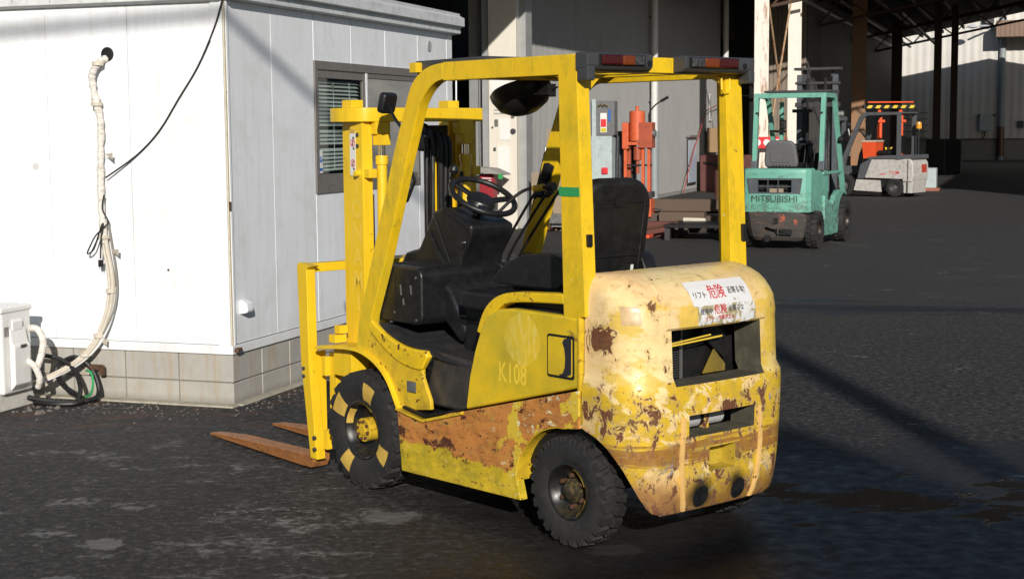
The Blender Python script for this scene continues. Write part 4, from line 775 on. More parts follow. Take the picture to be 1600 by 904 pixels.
MB().bx(-OL, .0, .0, OD, ZB-.0, ZB+.03).bx(-OL, 0, .003, .05, ZB+.03, ZB+.052).build('floor_frame', M['wpanel'], OF, bev=.002)
MB().bx(-OL, .006, -.012, .0, ZB-.005, ZB+.052).bx(0, .012, -.012, OD, ZB-.005, ZB+.052).build('base_rail', M['wpanel'], OF, bev=.004)
MB().bx(-.085, -.002, -.014, .0, ZB+.05, ZT).bx(.001, .014, .008, .034, ZB+.05, ZT).build('corner_trim', M['wpanel'], OF, bev=.003)
cr = MB().bx(.002, .010, -.010, .007, ZB, ZT).build('corner_seal', paint('yellowed corner sealant', (.62, .56, .42), .6, .2, .5, (.30, .20, .12), .3), OF)
MB().bx(.010, .022, -.012, .004, 1.245, 1.30).build('rusty_bracket', M['nut'], OF, bev=.001)
MB().prism([(.004, ZT-.01), (.062, ZT+.0), (.062, ZT+.05), (.10, ZT+.06), (.10, ZT+.13), (.02, ZT+.17), (-.10, ZT+.17), (-.10, ZT)], -.02, OD+.06).build('eave_fascia', paint('grey white fascia', (.62, .635, .65), .5, .2, .4, (.25, .24, .22), .1), OF, bev=.004)
fb = MB(); fb.prism([(-.012, ZT-.02), (-.06, ZT-.005), (-.06, ZT+.14), (.05, ZT+.17), (.05, ZT)], -OL, .0, 'x'); fb.build('eave_fascia', paint('grey white fascia', (.5, .5, .5)), OF, bev=.004)
MB().prism([(-.05, ZT+.14), (OD+.05, ZT+.14), (OD+.05, ZT+.17), (-.05, ZT+.19)], -OL, .06, 'x').build('roof', paint('pale metal roof', (.5, .5, .5)), OF)
# concrete blocks, two courses on both visible faces
def courses(n0, length, fn):
    for c_, (z0, z1) in enumerate(((-.06, .142), (.150, .330))):
        k = 0; a = 0.0
        while a < length:
            w_ = .392; b_ = min(a+w_, length); fn(a+.004, b_-.004, z0, z1); a += .397
courses(0, OL, lambda a, b, z0, z1: MB().bx(-b-.004, -a+.0 if a > .01 else .0, .006, .10, z0, z1).build('concrete_block', M['block'], OF, bev=.004, seg=1))
courses(0, OD, lambda a, b, z0, z1: MB().bx(-.10, -.004, a+.10 if a < .01 else a, b, z0, z1).build('concrete_block', M['block'], OF, bev=.004, seg=1))
MB().bx(-OL, -.012, .016, .09, -.06, .333).bx(-.09, -.012, .1, OD, -.06, .333).build('mortar', paint('grey mortar', (.24, .23, .20), .9, .2, .4), OF)
MB().bx(-OL, .035, -.075, .02, -.05, .012).bx(-.02, .055, .02, OD, -.05, .012).build('footing', paint('pale footing mortar', (.40, .37, .29), .9, .3, .5, (.12, .10, .08)), OF, bev=.01)
# window
WF = paint('bronze grey aluminium', (.20, .185, .175), .35, .15, .3, (.10, .09, .08), metal=.3)
wnd = MB().bx(-.04, .012, 1.245, 3.160, 2.168, 2.228).bx(-.04, .012, 1.245, 3.160, 1.296, 1.350).bx(-.04, .012, 1.245, 1.290, 1.35, 2.168).bx(-.04, .012, 3.118, 3.160, 1.35, 2.168).build('window', WF, OF, bev=.002)
MB().bx(-.012, .004, 2.10, 2.15, 1.35, 2.168).bx(-.02, .001, 1.29, 2.10, 1.35, 1.43).bx(-.012, .004, 2.15, 3.118, 1.35, 1.40).bx(-.012, .004, 2.15, 3.118, 2.13, 2.168).bx(-.02, .001, 1.29, 2.10, 2.11, 2.168).bx(-.02, .001, 2.07, 2.10, 1.43, 2.11).build('sash', WF, wnd, bev=.002)
MB().bx(.004, .009, 2.112, 2.138, 1.90, 2.165).build('sash_seal', M['wpanel'], wnd)
MB().bx(-.014, -.010, 1.29, 2.07, 1.43, 2.11).build('pane', glass_thin(), wnd)
scr = NT('beige insect screen', .7); c_ = scr.mix(scr.step(scr.noise(2, 5, .6, vec=scr.scale(1, 1, 5)), .4, .65), (.27, .265, .245), (.35, .34, .31)); scr.col(c_)
MB().bx(-.008, -.002, 2.15, 3.118, 1.40, 2.13).build('insect_screen', scr.m, wnd)
SL = paint('pale blind slat', (.66, .68, .66), .45, .12, .2, (.3, .3, .28))
rr = random.Random(3); zz = 2.085
for k in range(24):
    if zz < 1.46: break
    if k in (12, 16): zz -= .022
    tl_ = rr.uniform(-.3, .3); s_ = MB().box((-.040, 1.675, zz), (.030, .76, .0022), Matrix.Rotation(.75+tl_*.35, 3, 'Y') @ Matrix.Rotation(rr.uniform(-.004, .004)+(.02 if k > 18 else 0), 3, 'X')); s_.build('blind_slat', SL, wnd); zz -= .0275
MB().tube([(-.03, 1.62, 2.09), (-.03, 1.62, 1.46)], .002, 5).tube([(-.025, 1.88, 2.09), (-.022, 1.885, 1.47)], .002, 5).build('blind_cord', M['white'], wnd)
MB().box((-.024, 1.60, 2.06), (.006, .012, .05), Matrix.Rotation(.4, 3, 'X')).build('blind_clip', M['steel'], wnd)
sk = MB().bx(.0015, .0025, 1.30, 1.355, 1.44, 1.60).build('window_sticker', M['white'], wnd); MB().cyl((.003, 1.328, 1.535), .022, .001, 'x', 18).bx(.0026, .0034, 1.305, 1.35, 1.455, 1.475).build('sticker_mark', M['blue'], wnd); MB().box((.0042, 1.328, 1.54), (.0008, .030, .008), Matrix.Rotation(.7, 3, 'X')).build('sticker_mark', M['white'], wnd)
MB().cyl((.004, 3.40, 2.43), .045, .012, 'x', 28).build('wall_vent', paint('grey vent cap', (.34, .35, .36), .5), OF, bev=.004)
ob_ = MB().prism([(0, .575), (.055, .585), (.062, .60), (.055, .645), (.02, .665), (0, .665)], .105, .185).build('cable_outlet_cover', M['wpanel'], OF, bev=.006); MB().cyl((.03, .205, .598), .012, .03, 'y', 12).build('cable_stub', M['blackd'], ob_)
MB().tube([(.0, .01, .36), (.03, .02, .345), (.04, .04, .37)], .01).box((.03, .03, .362), (.03, .05, .02)).build('corner_cleat', M['nut'], OF, bev=.003)
MB().cyl((-.445, -.001, .86), .008, .004, 'y', 10).build('rust_stain_screw', M['nut'], OF); MB().lathe([(.0, .0), (.024, .0), (.024, -.0015), (0, -.0015)], (-1.42, 0, 1.52), 'y', 18).build('patch_disc', paint('grey filler disc', (.55, .55, .54)), OF)
# pipe sleeve, wrapped pipe run
PW = NT('grimy white pipe lagging', .65); x_, y_, z_ = PW.xyz(); wv = PW.noise(26, 4, .6, vec=PW.scale(1, 1, 2.2)); PW.col(PW.mix(PW.math('MULTIPLY', PW.step(wv, .48, .66), .7), (.68, .65, .60), (.40, .34, .27))); PW.bump(wv, .6, .008)
pr = site('pipe_run', 'bundle of lagged white pipes from a black wall hole down to the air conditioner', 'pipe', 0, 0)
cp = [(.852, 2.210, .0), (.880, 2.175, -.055), (.915, 2.12, -.06), (.93, 2.06, -.05), (.905, 1.92, -.045), (.885, 1.80, -.04), (.892, 1.62, -.04), (.900, 1.42, -.04), (.902, 1.23, -.04), (.884, 1.03, -.04), (.850, .84, -.04), (.845, .72, -.045), (.872, .58, -.05), (.925, .45, -.06), (.990, .345, -.08), (1.10, .245, -.11), (1.24, .165, -.17), (1.32, .13, -.23)]
P3 = [(-b, y, z) for b, z, y in cp]; sm_ = smooth(P3, 5); rr = random.Random(9)
MB().tube(sm_[:46], [.023+.004*math.sin(i*2.1)+rr.uniform(-.003, .003) for i in range(46)], 10).build('lagged_pipe', PW.m, pr)
PT = paint('beige pipe tape', (.58, .53, .44), .5, .2, .5, (.35, .28, .20))
MB().tube([Vector(p)+Vector((.012, -.006, 0)) for p in sm_[44:]], .015, 8).tube([Vector(p)+Vector((-.016, 0, 0)) for p in sm_[44:]], .012, 8).build('pipe', PT, pr)
MB().tube([Vector(p)+Vector((.034, .004, 0)) for p in sm_[54:]], .009, 8).build('drain_hose', M['wpanel'], pr)
for i in (5, 20, 44, 55, 66, 72):
    p = sm_[i]; MB().tube([Vector(p)+Vector((0, 0, .012)), Vector(p)-Vector((0, 0, .012))], .037, 12).build('pipe_strap', PT, pr)
for (b, z, s) in ((.83, 1.60, .05), (.815, .985, .055), (.93, .40, .06), (1.03, .33, .05)):
    MB().add([(-b-.02, -.05, z), (-b+s, -.075, z+.01), (-b+s*.9, -.07, z-.035), (-b+.01, -.052, z-.02)], [(0, 1, 2, 3)]).build('loose_tape', PT, pr, solid=.002)
for k in range(13):
    z = 1.78-.04*k; MB().add([(-.905+.026, -.045, z), (-.905+.040, -.055, z-.006), (-.905+.026, -.045, z-.014)], [(0, 1, 2)]).build('tape_edge', PT, pr, solid=.0015)
MB().lathe([(.046, .0), (.046, -.004), (.034, -.006), (.034, .0)], (-.842, 0, 2.235), 'y', 24).cyl((-.842, -.0015, 2.235), .036, .002, 'y', 24).build('hole_collar', M['blackd'], pr)
wr = MB().tube(smooth([(-.855, -.05, 1.45), (-.645, -.014, 1.59), (-.475, -.010, 1.744), (-.328, -.010, 1.943), (-.184, -.010, 2.14), (-.063, -.02, 2.355), (.0, -.03, 2.50), (.03, -.03, 2.60)], 4), .0055, 6).build('black_cable', M['blackd'])
wr.location = (BX, BY, 0); wr.rotation_euler = (0, 0, BA); tag(wr, 'thin black cable sagging from the office roof corner to the wrapped pipes', 'cable')
pgc = MB(); pgc.tube(smooth([(-.865, -.06, 1.34), (-.875, -.07, 1.25), (-.84, -.06, 1.17), (-.86, -.065, 1.14), (-.93, -.07, 1.08), (-.97, -.07, 1.02), (-1.0, -.07, .96), (-.95, -.07, .99), (-.90, -.075, 1.10), (-.87, -.075, 1.16), (-.885, -.08, 1.06), (-.895, -.08, .93)], 4), .005, 6)
pg = pgc.build('power_cord', M['blackd']); pg.location = (BX, BY, 0); pg.rotation_euler = (0, 0, BA); tag(pg, 'looped black power cord with a plug hanging on the wrapped pipes', 'cord')
MB().box((-.895, -.08, .90), (.026, .02, .045)).box((-.887, -.08, .87), (.004, .004, .02)).box((-.903, -.08, .87), (.004, .004, .02)).build('plug', M['blackd'], pg, bev=.003)
MB().tube(smooth([(-.85, -.055, 1.18), (-.825, -.05, 1.0), (-.805, -.05, .86), (-.80, -.055, .72), (-.83, -.06, .58), (-.90, -.075, .44)], 4), .006, 6).build('thin_cable', paint('grey flex', (.25, .23, .20)), pr)
# black hose coil and green hose on the ground
hc = MB(); hc.tube(smooth([(-1.30, -.34, .05), (-1.12, -.30, .022), (-.96, -.22, .022), (-.93, -.10, .05), (-1.0, -.06, .20), (-1.12, -.08, .28), (-1.25, -.10, .20), (-1.15, -.16, .10), (-.98, -.22, .04), (-.97, -.30, .022), (-1.10, -.36, .022), (-1.25, -.34, .022)], 5), .017, 8)
hc.tube(smooth([(-1.35, -.15, .30), (-1.20, -.12, .27), (-1.08, -.14, .20), (-1.0, -.2, .10), (-.99, -.25, .03)], 4), .015, 8)
h_o = hc.build('garden_hose', M['blackd']); h_o.location = (BX, BY, 0); h_o.rotation_euler = (0, 0, BA); tag(h_o, 'coiled black hose on the ground beside the air conditioner', 'hose')
gh_ = MB().tube(smooth([(-1.02, -.10, .20), (-.97, -.12, .19), (-.945, -.14, .12), (-.97, -.14, .05), (-1.03, -.13, .03)], 5), .008, 8).build('green_hose', M['green']); gh_.location = (BX, BY, 0); gh_.rotation_euler = (0, 0, BA); tag(gh_, 'short loop of green hose below the pipe bend', 'hose')
sp = MB().box((-.98, -.06, .22), (.10, .03, .03)).box((-.93, -.06, .20), (.03, .03, .06)).build('pipe_bracket', M['nut']); sp.location = (BX, BY, 0); sp.rotation_euler = (0, 0, BA); tag(sp, 'small rusty bracket under the pipe bend on the block base', 'bracket')
# ------------------------------------------------------------------ air conditioner
AC = site('air_conditioner', 'white outdoor air conditioner unit on concrete feet at the office wall, far left', 'air conditioner', -1.66, -.44)
AW = paint('ivory appliance steel', (.72, .72, .70), .35, .06, .12, (.5, .46, .40), .0)
MB().bx(-.37, .37, -.15, .15, .10, .645).build('casing', AW, AC, bev=.02, seg=3); MB().bx(-.378, .378, -.158, .158, .615, .655).build('top_cover', AW, AC, bev=.012, seg=3)
MB().prism([(.372, .12), (.41, .16), (.415, .40), (.395, .43), (.385, .50), (.372, .52)], -.085, .075).build('valve_cover', AW, AC, bev=.012, seg=3)
MB().prism([(.371, .50), (.388, .50), (.388, .56), (.371, .575)], -.06, .04).build('side_handle', AW, AC, bev=.006); MB().bx(.371, .3735, -.125, -.085, .47, .53).build('rating_plate', M['steel'], AC)
MB().box((.417, .0, .40), (.01, .05, .022), Matrix.Rotation(.5, 3, 'Y')).build('cover_notch', M['dgrey'], AC)
for k in range(9): MB().lathe([(.06+k*.022, -.158), (.064+k*.022, -.158), (.064+k*.022, -.162), (.06+k*.022, -.162)], (-.08, 0, .37), 'y', 30).build('fan_grille_ring', AW, AC)
MB().cyl((-.08, -.152, .37), .235, .004, 'y', 32).build('fan_opening', M['blackd'], AC)
for x_ in (-.25, .27): MB().prism([(x_-.07, 0), (x_+.09, 0), (x_+.06, .10), (x_-.05, .10)], -.19, .19).build('concrete_foot', paint('pale concrete foot', (.48, .46, .42), .9, .2, .4, (.2, .18, .15)), AC, bev=.01)
MB().tube(smooth([(.39, .10, .50), (.44, .12, .49), (.47, .13, .42), (.46, .12, .33), (.44, .10, .25)], 4), .022, 10).tube(smooth([(.40, .05, .30), (.45, .06, .26), (.47, .08, .18), (.44, .10, .12)], 4), .02, 10).build('insulated_pipe', PW.m, AC)
# pebbles and crumbs of rubble at the wall foot
rb = MB(); rr = random.Random(4)
for k in range(520):
    x_ = rr.uniform(-2.6, 1.0); y_ = -abs(rr.gauss(.03, .28)) if x_ < .02 else rr.uniform(-.3, 1.5); x_ = x_ if x_ < .02 else .06+abs(rr.gauss(0, .12))
    if k < 30: x_ = rr.uniform(-1.45, -1.0); y_ = rr.uniform(-.62, -.3)
    s_ = rr.uniform(.003, .010) if k > 30 else rr.uniform(.008, .026); vs = []
    for i in range(6): a = i*math.pi/3; vs.append((x_+s_*math.cos(a)*rr.uniform(.7, 1.2), y_+s_*math.sin(a)*rr.uniform(.6, 1.1), 0))
    vs += [(v[0]*.5+x_*.5, v[1]*.5+y_*.5, s_*rr.uniform(.5, .9)) for v in vs[:6]]
    rb.add(vs, [(i, (i+1) % 6, 6+(i+1) % 6, 6+i) for i in range(6)]+[(6, 7, 8, 9, 10, 11)])
ro = rb.build('gravel', paint('mixed rubble', (.15, .135, .12), .9, .7, .7, (.10, .04, .03), sc_=20), ang=20); ro.location = (BX, BY, 0); ro.rotation_euler = (0, 0, BA)
tag(ro, 'small pale stones and crumbs scattered along the foot of the office wall', 'gravel', kind='stuff')

# ------------------------------------------------------------------ warehouse with corrugated wall
WH = site('warehouse', 'grey corrugated warehouse with a dark interior behind the forklifts', 'building', -4.2, 17.0)
CG = corr_mat('grey corrugated cladding', (.27, .27, .265), .4, .06)
def corrug(m, fn, L_, z0, z1, pitch=.076, d=.014, n=None):
    n = n or int(L_/pitch); us = []
    for k in range(n):
        p = L_*k/n; q = L_/n; us += [(p, 0), (p+q*.30, 0), (p+q*.45, d), (p+q*.85, d)]
    us.append((L_, 0))
    vs = []
    for a, h in us: vs += [fn(a, h, z0), fn(a, h, z1)]
    m.add(vs, [(i*2, i*2+2, i*2+3, i*2+1) for i in range(len(us)-1)]); return m
corrug(MB(), lambda a, h, z: (h, 1.0+a, z), 10.0, .10, 5.6).build('wall_cladding', CG, WH, normals=False, ang=20)
corrug(MB(), lambda a, h, z: (h, 11.02+a, z), 8.9, .10, 5.6).build('wall_cladding', CG, WH, normals=False, ang=20)
MB().bx(-.3, .02, 1.0, 19.9, 0, .10).bx(-.3, .045, .9, 19.95, 5.55, 5.7).build('wall_kerb', paint('wall kerb concrete', (.30, .30, .29), .9, .2, .4), WH)
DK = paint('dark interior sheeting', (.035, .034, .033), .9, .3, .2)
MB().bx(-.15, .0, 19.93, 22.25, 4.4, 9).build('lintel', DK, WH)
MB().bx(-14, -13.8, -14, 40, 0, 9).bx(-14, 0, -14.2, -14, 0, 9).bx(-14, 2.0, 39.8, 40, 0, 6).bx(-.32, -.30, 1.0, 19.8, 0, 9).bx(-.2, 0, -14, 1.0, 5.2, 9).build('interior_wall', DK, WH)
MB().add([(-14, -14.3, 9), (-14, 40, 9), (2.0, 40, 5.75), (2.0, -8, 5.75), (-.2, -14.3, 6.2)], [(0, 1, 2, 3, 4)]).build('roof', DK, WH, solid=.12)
MB().bx(-.4, 2.1, -6, 15.0, 5.28, 5.42).build('eave_canopy', paint('rusty eave sheet', (.25, .23, .21), .7), WH)
MB().bx(-.62, -.45, .25, .45, 0, 5.5).bx(-.42, -.40, .2, .45, 0, 5.5).build('door_edge', paint('pale grey door edge', (.24, .25, .25), .5), WH, bev=.004)
# pillar box by the door with notices
PC = rusty_column('cream painted pillar sheet', (.66, .62, .54), -.06)
PL = site('door_pillar', 'cream white steel pillar plastered with paper notices at the warehouse door', 'pillar', -4.12, 17.05)
MB().bx(-.22, .30, -.12, .35, 0, 5.6).build('pillar_box', PC, PL, bev=.01); MB().bx(-.36, -.235, -.06, .2, 0, 5.6).build('side_channel', paint('pale grey channel', (.30, .31, .31), .5), PL, bev=.004)
MB().bx(.30, .42, .05, .4, 0, 5.6).build('side_channel', paint('pale grey channel', (.30, .31, .31), .5), PL, bev=.004)
NW = paint('paper notice', (.72, .71, .68), .6, .06, .2, (.55, .50, .42))
def front(name, x0, x1, z0, z1, m, par=PL, y=-.12, t=.012, bev=.002): return MB().bx(x0, x1, y-t, y, z0, z1).build(name, m, par, bev=bev)
front('notice', -.185, .16, 2.32, 2.62, NW); front('notice', -.02, .17, 1.56, 1.93, NW); nf = front('notice_board', -.075, .19, .95, 1.47, PC); MB().bx(-.055, .17, -.14, -.132, .97, 1.45).build('notice', NW, nf)
MB().bx(-.105, -.04, -.145, -.12, 1.80, 1.92).build('switch_box', M['steel'], PL, bev=.004); MB().cyl((.235, -.13, 1.71), .05, .03, 'y', 16).build('round_gauge', M['dgrey'], PL, bev=.004); MB().bx(.20, .26, -.14, -.12, 1.94, 1.99).build('hook', M['steel'], PL); MB().bx(-.13, -.09, -.14, -.12, 1.37, 1.43).build('hook', M['dgrey'], PL); MB().cyl((-.15, -.125, 1.78), .018, .02, 'y', 10).build('hook', M['dgrey'], PL)
for (w_, z_) in ((.30, 2.18), (.38, 2.08), (.36, 2.02)):
    k = 0; x_ = -.12
    rr = random.Random(int(z_*100))
    mm = MB()
    while x_ < -.12+w_: q = rr.uniform(.012, .03); mm.bx(x_, x_+q, -.1215, -.1205, z_-.012, z_+.012); x_ += q+.008
    mm.build('faded_line', paint('faded grey print', (.22, .21, .20)), PL)
# red fire extinguisher box with a little tin roof
FB = site('extinguisher_box', 'red fire box under a small grey tin roof, seen through the steering wheel', 'box', -4.35, 16.55)
MB().bx(.02, .28, -.15, .05, .50, .98).build('box_body', paint('faded red sheet', (.30, .02, .03), .5), FB, bev=.01); MB().bx(-.34, .02, -.1, .1, .55, .95).build('back_panel', M['steel'], FB, bev=.01)
MB().prism([(-.40, 1.08), (-.32, 1.13), (.28, 1.08), (.50, .985), (.50, .97), (-.40, 1.05)], -.30, .12).build('tin_roof', paint('weathered tin', (.28, .27, .25), .6), FB, bev=.003); MB().bx(.42, .50, -.31, -.29, .90, .99).build('green_tag', M['green'], FB)
for z_ in (.90, .86): MB().bx(.06, .24, -.152, -.150, z_, z_+.015).build('faded_line', M['white'], FB)
MB().bx(.0, .30, -.12, .02, 0, .5).build('stand', M['dgrey'], FB, bev=.01)
wrd = site('steel_rod', 'thin white rod standing in the dark doorway left of the pillar', 'rod', -4.95, 16.9); MB().tube([(0, 0, .2), (.02, 0, 2.95)], .015, 8).build('rod', M['wpanel'], wrd)
# drain pipes
DP = paint('white drain pipe', (.62, .62, .60), .4, .1, .3, (.3, .28, .25))
for y_, lab in ((27.98, 'white drain pipe on the corrugated wall behind the orange press'), (36.95, 'white drain pipe at the dark opening beside the corrugated wall')):
    dp = site('drain_pipe', lab, 'pipe', -4.03, y_); MB().cyl((0, 0, 3.5), .085, 4.0, 'z', 16).build('upper_pipe', DP, dp); MB().cyl((0, 0, .8), .10, 1.6, 'z', 16).cyl((0, 0, 1.62), .115, .12, 'z', 16).build('lower_pipe', paint('grey drain pipe', (.25, .28, .29), .5), dp); MB().bx(-.12, .02, -.02, .02, 2.4, 2.45).bx(-.12, .02, -.02, .02, 4.4, 4.45).build('pipe_clip', M['dgrey'], dp)
# little window beside a column's cast shadow, number plate, wooden box, red cable
sw_ = site('small_window', 'small pale window low in the corrugated wall beside the cast shadow of a cream column', 'window', -4.17, 32.9); MB().bx(0, .03, -.62, .46, .22, 1.50).build('frame', M['dgrey'], sw_, bev=.004); MB().bx(.03, .04, -.55, .40, .27, 1.42).build('pane', plain('frosted pale blue pane', (.48, .56, .66), .3), sw_); MB().bx(0, .09, -.66, .50, 1.50, 1.55).build('hood', M['steel'], sw_)
np_ = site('wall_plate', 'narrow white vertical plate with dark marks on the corrugated wall', 'sign', -4.16, 35.35); MB().bx(0, .012, -.17, .17, 1.95, 2.72).build('plate', M['white'], np_)
for k in range(4): MB().lathe([(.055, .013), (.085, .013), (.085, .016), (.055, .016)], (0, 0, 2.08+k*.17), 'x', 14).build('mark', M['dgrey'], np_)
wb = site('wooden_box', 'tan wooden box fixed on the corrugated wall', 'box', -4.1, 35.0); MB().bx(0, .35, -.45, .45, 1.05, 1.75).build('box_body', wood_mat('tan box wood', (.34, .22, .12)), wb, bev=.02); MB().bx(.352, .36, .0, .12, 1.2, 1.5).build('slot', M['blackd'], wb)
rc = MB().tube(smooth([(-3.98, 31.0, .05), (-4.0, 31.6, .5), (-4.05, 32.75, 1.25), (-4.05, 33.2, 1.5), (-4.05, 34.1, 2.15), (-4.05, 34.9, 2.3), (-4.0, 36.4, 2.5)], 3), .012, 6).build('red_cable', paint('faded red cable', (.45, .06, .05), .6)); rc.location = (BX, BY, 0); rc.rotation_euler = (0, 0, BA); tag(rc, 'thin red cable sloping down across the corrugated wall', 'cable')
rcb = site('rusty_cabinet', 'dark red rusty steel cabinet at the end of the corrugated wall', 'cabinet', -3.2, 33.6); MB().bx(-.8, .8, -.4, .4, 0, 1.0).build('cabinet_body', paint('dark red rusty sheet', (.11, .035, .03), .8, .3, .5, (.05, .02, .015)), rcb, bev=.02); MB().tube([(-.7, -.42, .8), (-.3, -.5, .72), (.1, -.42, .8)], .03).build('handle_bar', M['blackd'], rcb)

# ------------------------------------------------------------------ fuel pump stands, orange press, timber, steel
MT = paint('grimy white sheet steel', (.42, .50, .50), .5, .15, .4, (.22, .2, .18)); GS = paint('grey cabinet steel', (.15, .155, .16), .5, .2, .3)
pump = site('control_cabinet', 'tall grey and white control cabinet with a red yellow label left of the orange press', 'cabinet', -2.1, 16.3)
MB().bx(-.46, .20, -.12, .12, .88, 1.62).build('lower_case', MT, pump, bev=.02); MB().bx(-.17, .24, -.10, .12, 1.63, 2.20).build('upper_case', GS, pump, bev=.01); MB().bx(-.14, -.07, -.14, -.10, .45, 2.23).build('white_post', MT, pump, bev=.005)
MB().bx(-.30, -.16, -.128, -.12, 1.05, 1.50).build('dark_panel', M['dgrey'], pump, bev=.01); MB().bx(.02, .15, -.128, -.12, .98, 1.48).build('door_panel', MT, pump, bev=.02); MB().bx(.03, .14, -.16, -.128, .99, 1.10).build('red_valve', M['redp'], pump, bev=.02)
MB().bx(.0, .11, -.108, -.10, 1.68, 2.0).build('label', M['white'], pump); MB().bx(.01, .10, -.112, -.108, 1.77, 1.90).build('label_red', M['redp'], pump); MB().bx(.01, .10, -.112, -.108, 1.69, 1.75).build('label_yellow', paint('label yellow', (.6, .5, .02)), pump); MB().bx(.14, .175, -.108, -.10, 1.86, 2.06).build('label_blue', M['blue'], pump)
for k in range(5): MB().cyl((-.02+k*.035, -.12, 2.12+(k % 2)*.02), .014, .05, 'y', 10).build('brass_cock', plain('brass', (.6, .42, .15), .3, 1.0), pump)
lettering('lettering', '9', .16, lambda a, b: Vector((-.37+a, -.1215, 1.40+b)), paint('bronze print', (.25, .17, .05)), pump, .02)
MB().bx(-.40, -.34, -.1, .1, .0, .9).bx(.10, .16, -.1, .1, 0, .9).bx(-.42, .2, -.06, .1, .3, .36).build('stand_leg', M['dgrey'], pump, bev=.004)
p2 = site('control_cabinet', 'narrow grey control cabinet half hidden behind the forklift rear post', 'cabinet', -2.55, 16.4); MB().bx(-.25, .12, -.1, .12, 1.25, 2.17).build('upper_case', GS, p2, bev=.01); MB().bx(-.1, .06, -.108, -.1, 1.35, 1.60).build('label', M['redp'], p2); MB().bx(-.1, .06, -.108, -.1, 1.7, 1.9).build('label', M['white'], p2); MB().bx(-.2, .05, -.05, .1, 0, 1.25).build('stand_leg', M['dgrey'], p2)
hr = site('hose_rack', 'bundle of dark hoses hanging beside the white cabinet', 'hoses', -1.78, 16.5)
for k in range(7): MB().tube(smooth([(-.14+k*.045, -.02*(k % 3), 1.62), (-.15+k*.045, -.05, 1.0), (-.12+k*.03, -.02, .35)], 4), .024, 8).build('hose', paint('navy black hose', (.035, .038, .05), .6), hr)
MB().bx(-.2, .2, .05, .1, 0, 1.7).build('rack', M['dgrey'], hr)
scp = site('scrap_rack', 'dark rack of pipes and parts behind the forklift seat', 'rack', -2.9, 16.6); rr = random.Random(8)
for k in range(10): MB().tube([(rr.uniform(-.6, .5), rr.uniform(-.2, .2), 0), (rr.uniform(-.6, .5), rr.uniform(-.1, .3), rr.uniform(.7, 1.5))], .022, 8).build('pipe', [M['steel'], M['dgrey'], M['nut']][k % 3], scp)
for k in range(5): MB().box((rr.uniform(-.5, .4), rr.uniform(-.2, .2), rr.uniform(.1, .9)), (.3, .25, .16)).build('part_box', [M['dgrey'], M['steel'], MT, M['redp'], M['nut']][k], scp, bev=.01)
MB().bx(-.62, .55, .22, .26, 0, 1.0).bx(-.3, .1, .1, .14, 1.45, 1.75).build('back_board', paint('cardboard tan', (.30, .24, .17), .8), scp)
OR = paint('faded orange machine paint', (.62, .115, .04), .5, .25, .4, (.25, .06, .03), .3); ORD = paint('dark orange machine paint', (.40, .08, .035), .5, .3, .5, (.15, .05, .03), .3)
pm = site('orange_press', 'orange hydraulic press on posts with a black pump handle against the corrugated wall', 'press', -1.48, 16.3)
for x_ in (-.20, .10, .20): MB().bx(x_-.025, x_+.025, -.08, -.03, 0, 1.75).build('post', OR, pm, bev=.004)
MB().bx(-.22, -.15, .08, .13, 0, 1.75).bx(.15, .20, .08, .13, 0, 1.75).build('post', ORD, pm)
MB().bx(-.25, -.14, -.12, .1, 1.40, 1.84).build('head_block', OR, pm, bev=.02); MB().bx(.04, .27, -.14, .1, 1.42, 1.84).build('head_block', ORD, pm, bev=.01); MB().cyl((-.01, -.02, 1.78), .13, .50, 'z', 20).build('oil_tank', OR, pm, bev=.02); MB().cyl((-.01, -.02, 2.06), .03, .10, 'z', 10).build('filler_cap', OR, pm)
MB().cyl((.0, -.03, 1.33), .07, .22, 'z', 16).cyl((0, -.03, 1.15), .03, .3, 'z', 12).build('ram', ORD, pm, bev=.004); MB().bx(-.20, .22, -.10, -.06, 1.47, 1.52).build('cross_rod', OR, pm); MB().bx(-.24, .25, -.07, -.03, 1.12, 1.15).build('cross_rod', M['blackd'], pm)
MB().bx(-.23, .26, -.13, .12, .60, .70).build('table_beam', M['dgrey'], pm, bev=.005); MB().bx(.05, .26, -.15, .1, .28, .58).build('base_block', OR, pm, bev=.01); MB().bx(-.24, -.10, -.14, .1, .25, .58).build('base_block', ORD, pm, bev=.01); MB().bx(-.1, .06, -.1, .1, .02, .5).build('base_web', M['blackd'], pm); MB().bx(-.30, .30, -.2, .2, 0, .06).build('foot_plate', ORD, pm)
MB().tube(smooth([(.20, -.05, 1.84), (.20, -.05, 1.98), (.28, -.05, 2.10), (.42, -.05, 2.20)], 4), .012).build('pump_handle', M['blackd'], pm); MB().tube([(.40, -.05, 2.185), (.52, -.05, 2.25)], .024, 10).build('hand_grip', M['blackd'], pm); MB().cyl((.27, -.05, 1.66), .06, .08, 'x', 14).build('gauge', M['steel'], pm); MB().tube([(.26, -.05, .42), (.42, -.08, .40), (.42, -.08, .36)], .012).build('release_lever', M['dgrey'], pm)
WD = [wood_mat('grey brown timber', (.085, .068, .056)), wood_mat('tan brown timber', (.125, .085, .06)), wood_mat('dark timber', (.05, .04, .033))]
def baulk(lab, x, y, z, lx, ly, lz, rz, m): o = MB().box((0, 0, lz/2), (lx, ly, lz)).build('timber_baulk', m, bev=.012); o.location = bw(x, y, z); o.rotation_euler = (0, 0, BA+rz); tag(o, lab, 'timber', 'timber baulks stacked behind the seat'); return o
baulk('lowest wide grey timber at the left of the stack', -1.10, 16.4, 0, .9, .35, .34, .10, WD[0]); baulk('long tan timber lying on top of the stack', -.78, 16.7, .36, 1.5, .30, .20, .06, WD[1]); baulk('upper grey timber with a square sawn end', -.62, 17.1, .30, 1.5, .22, .24, .02, WD[0])
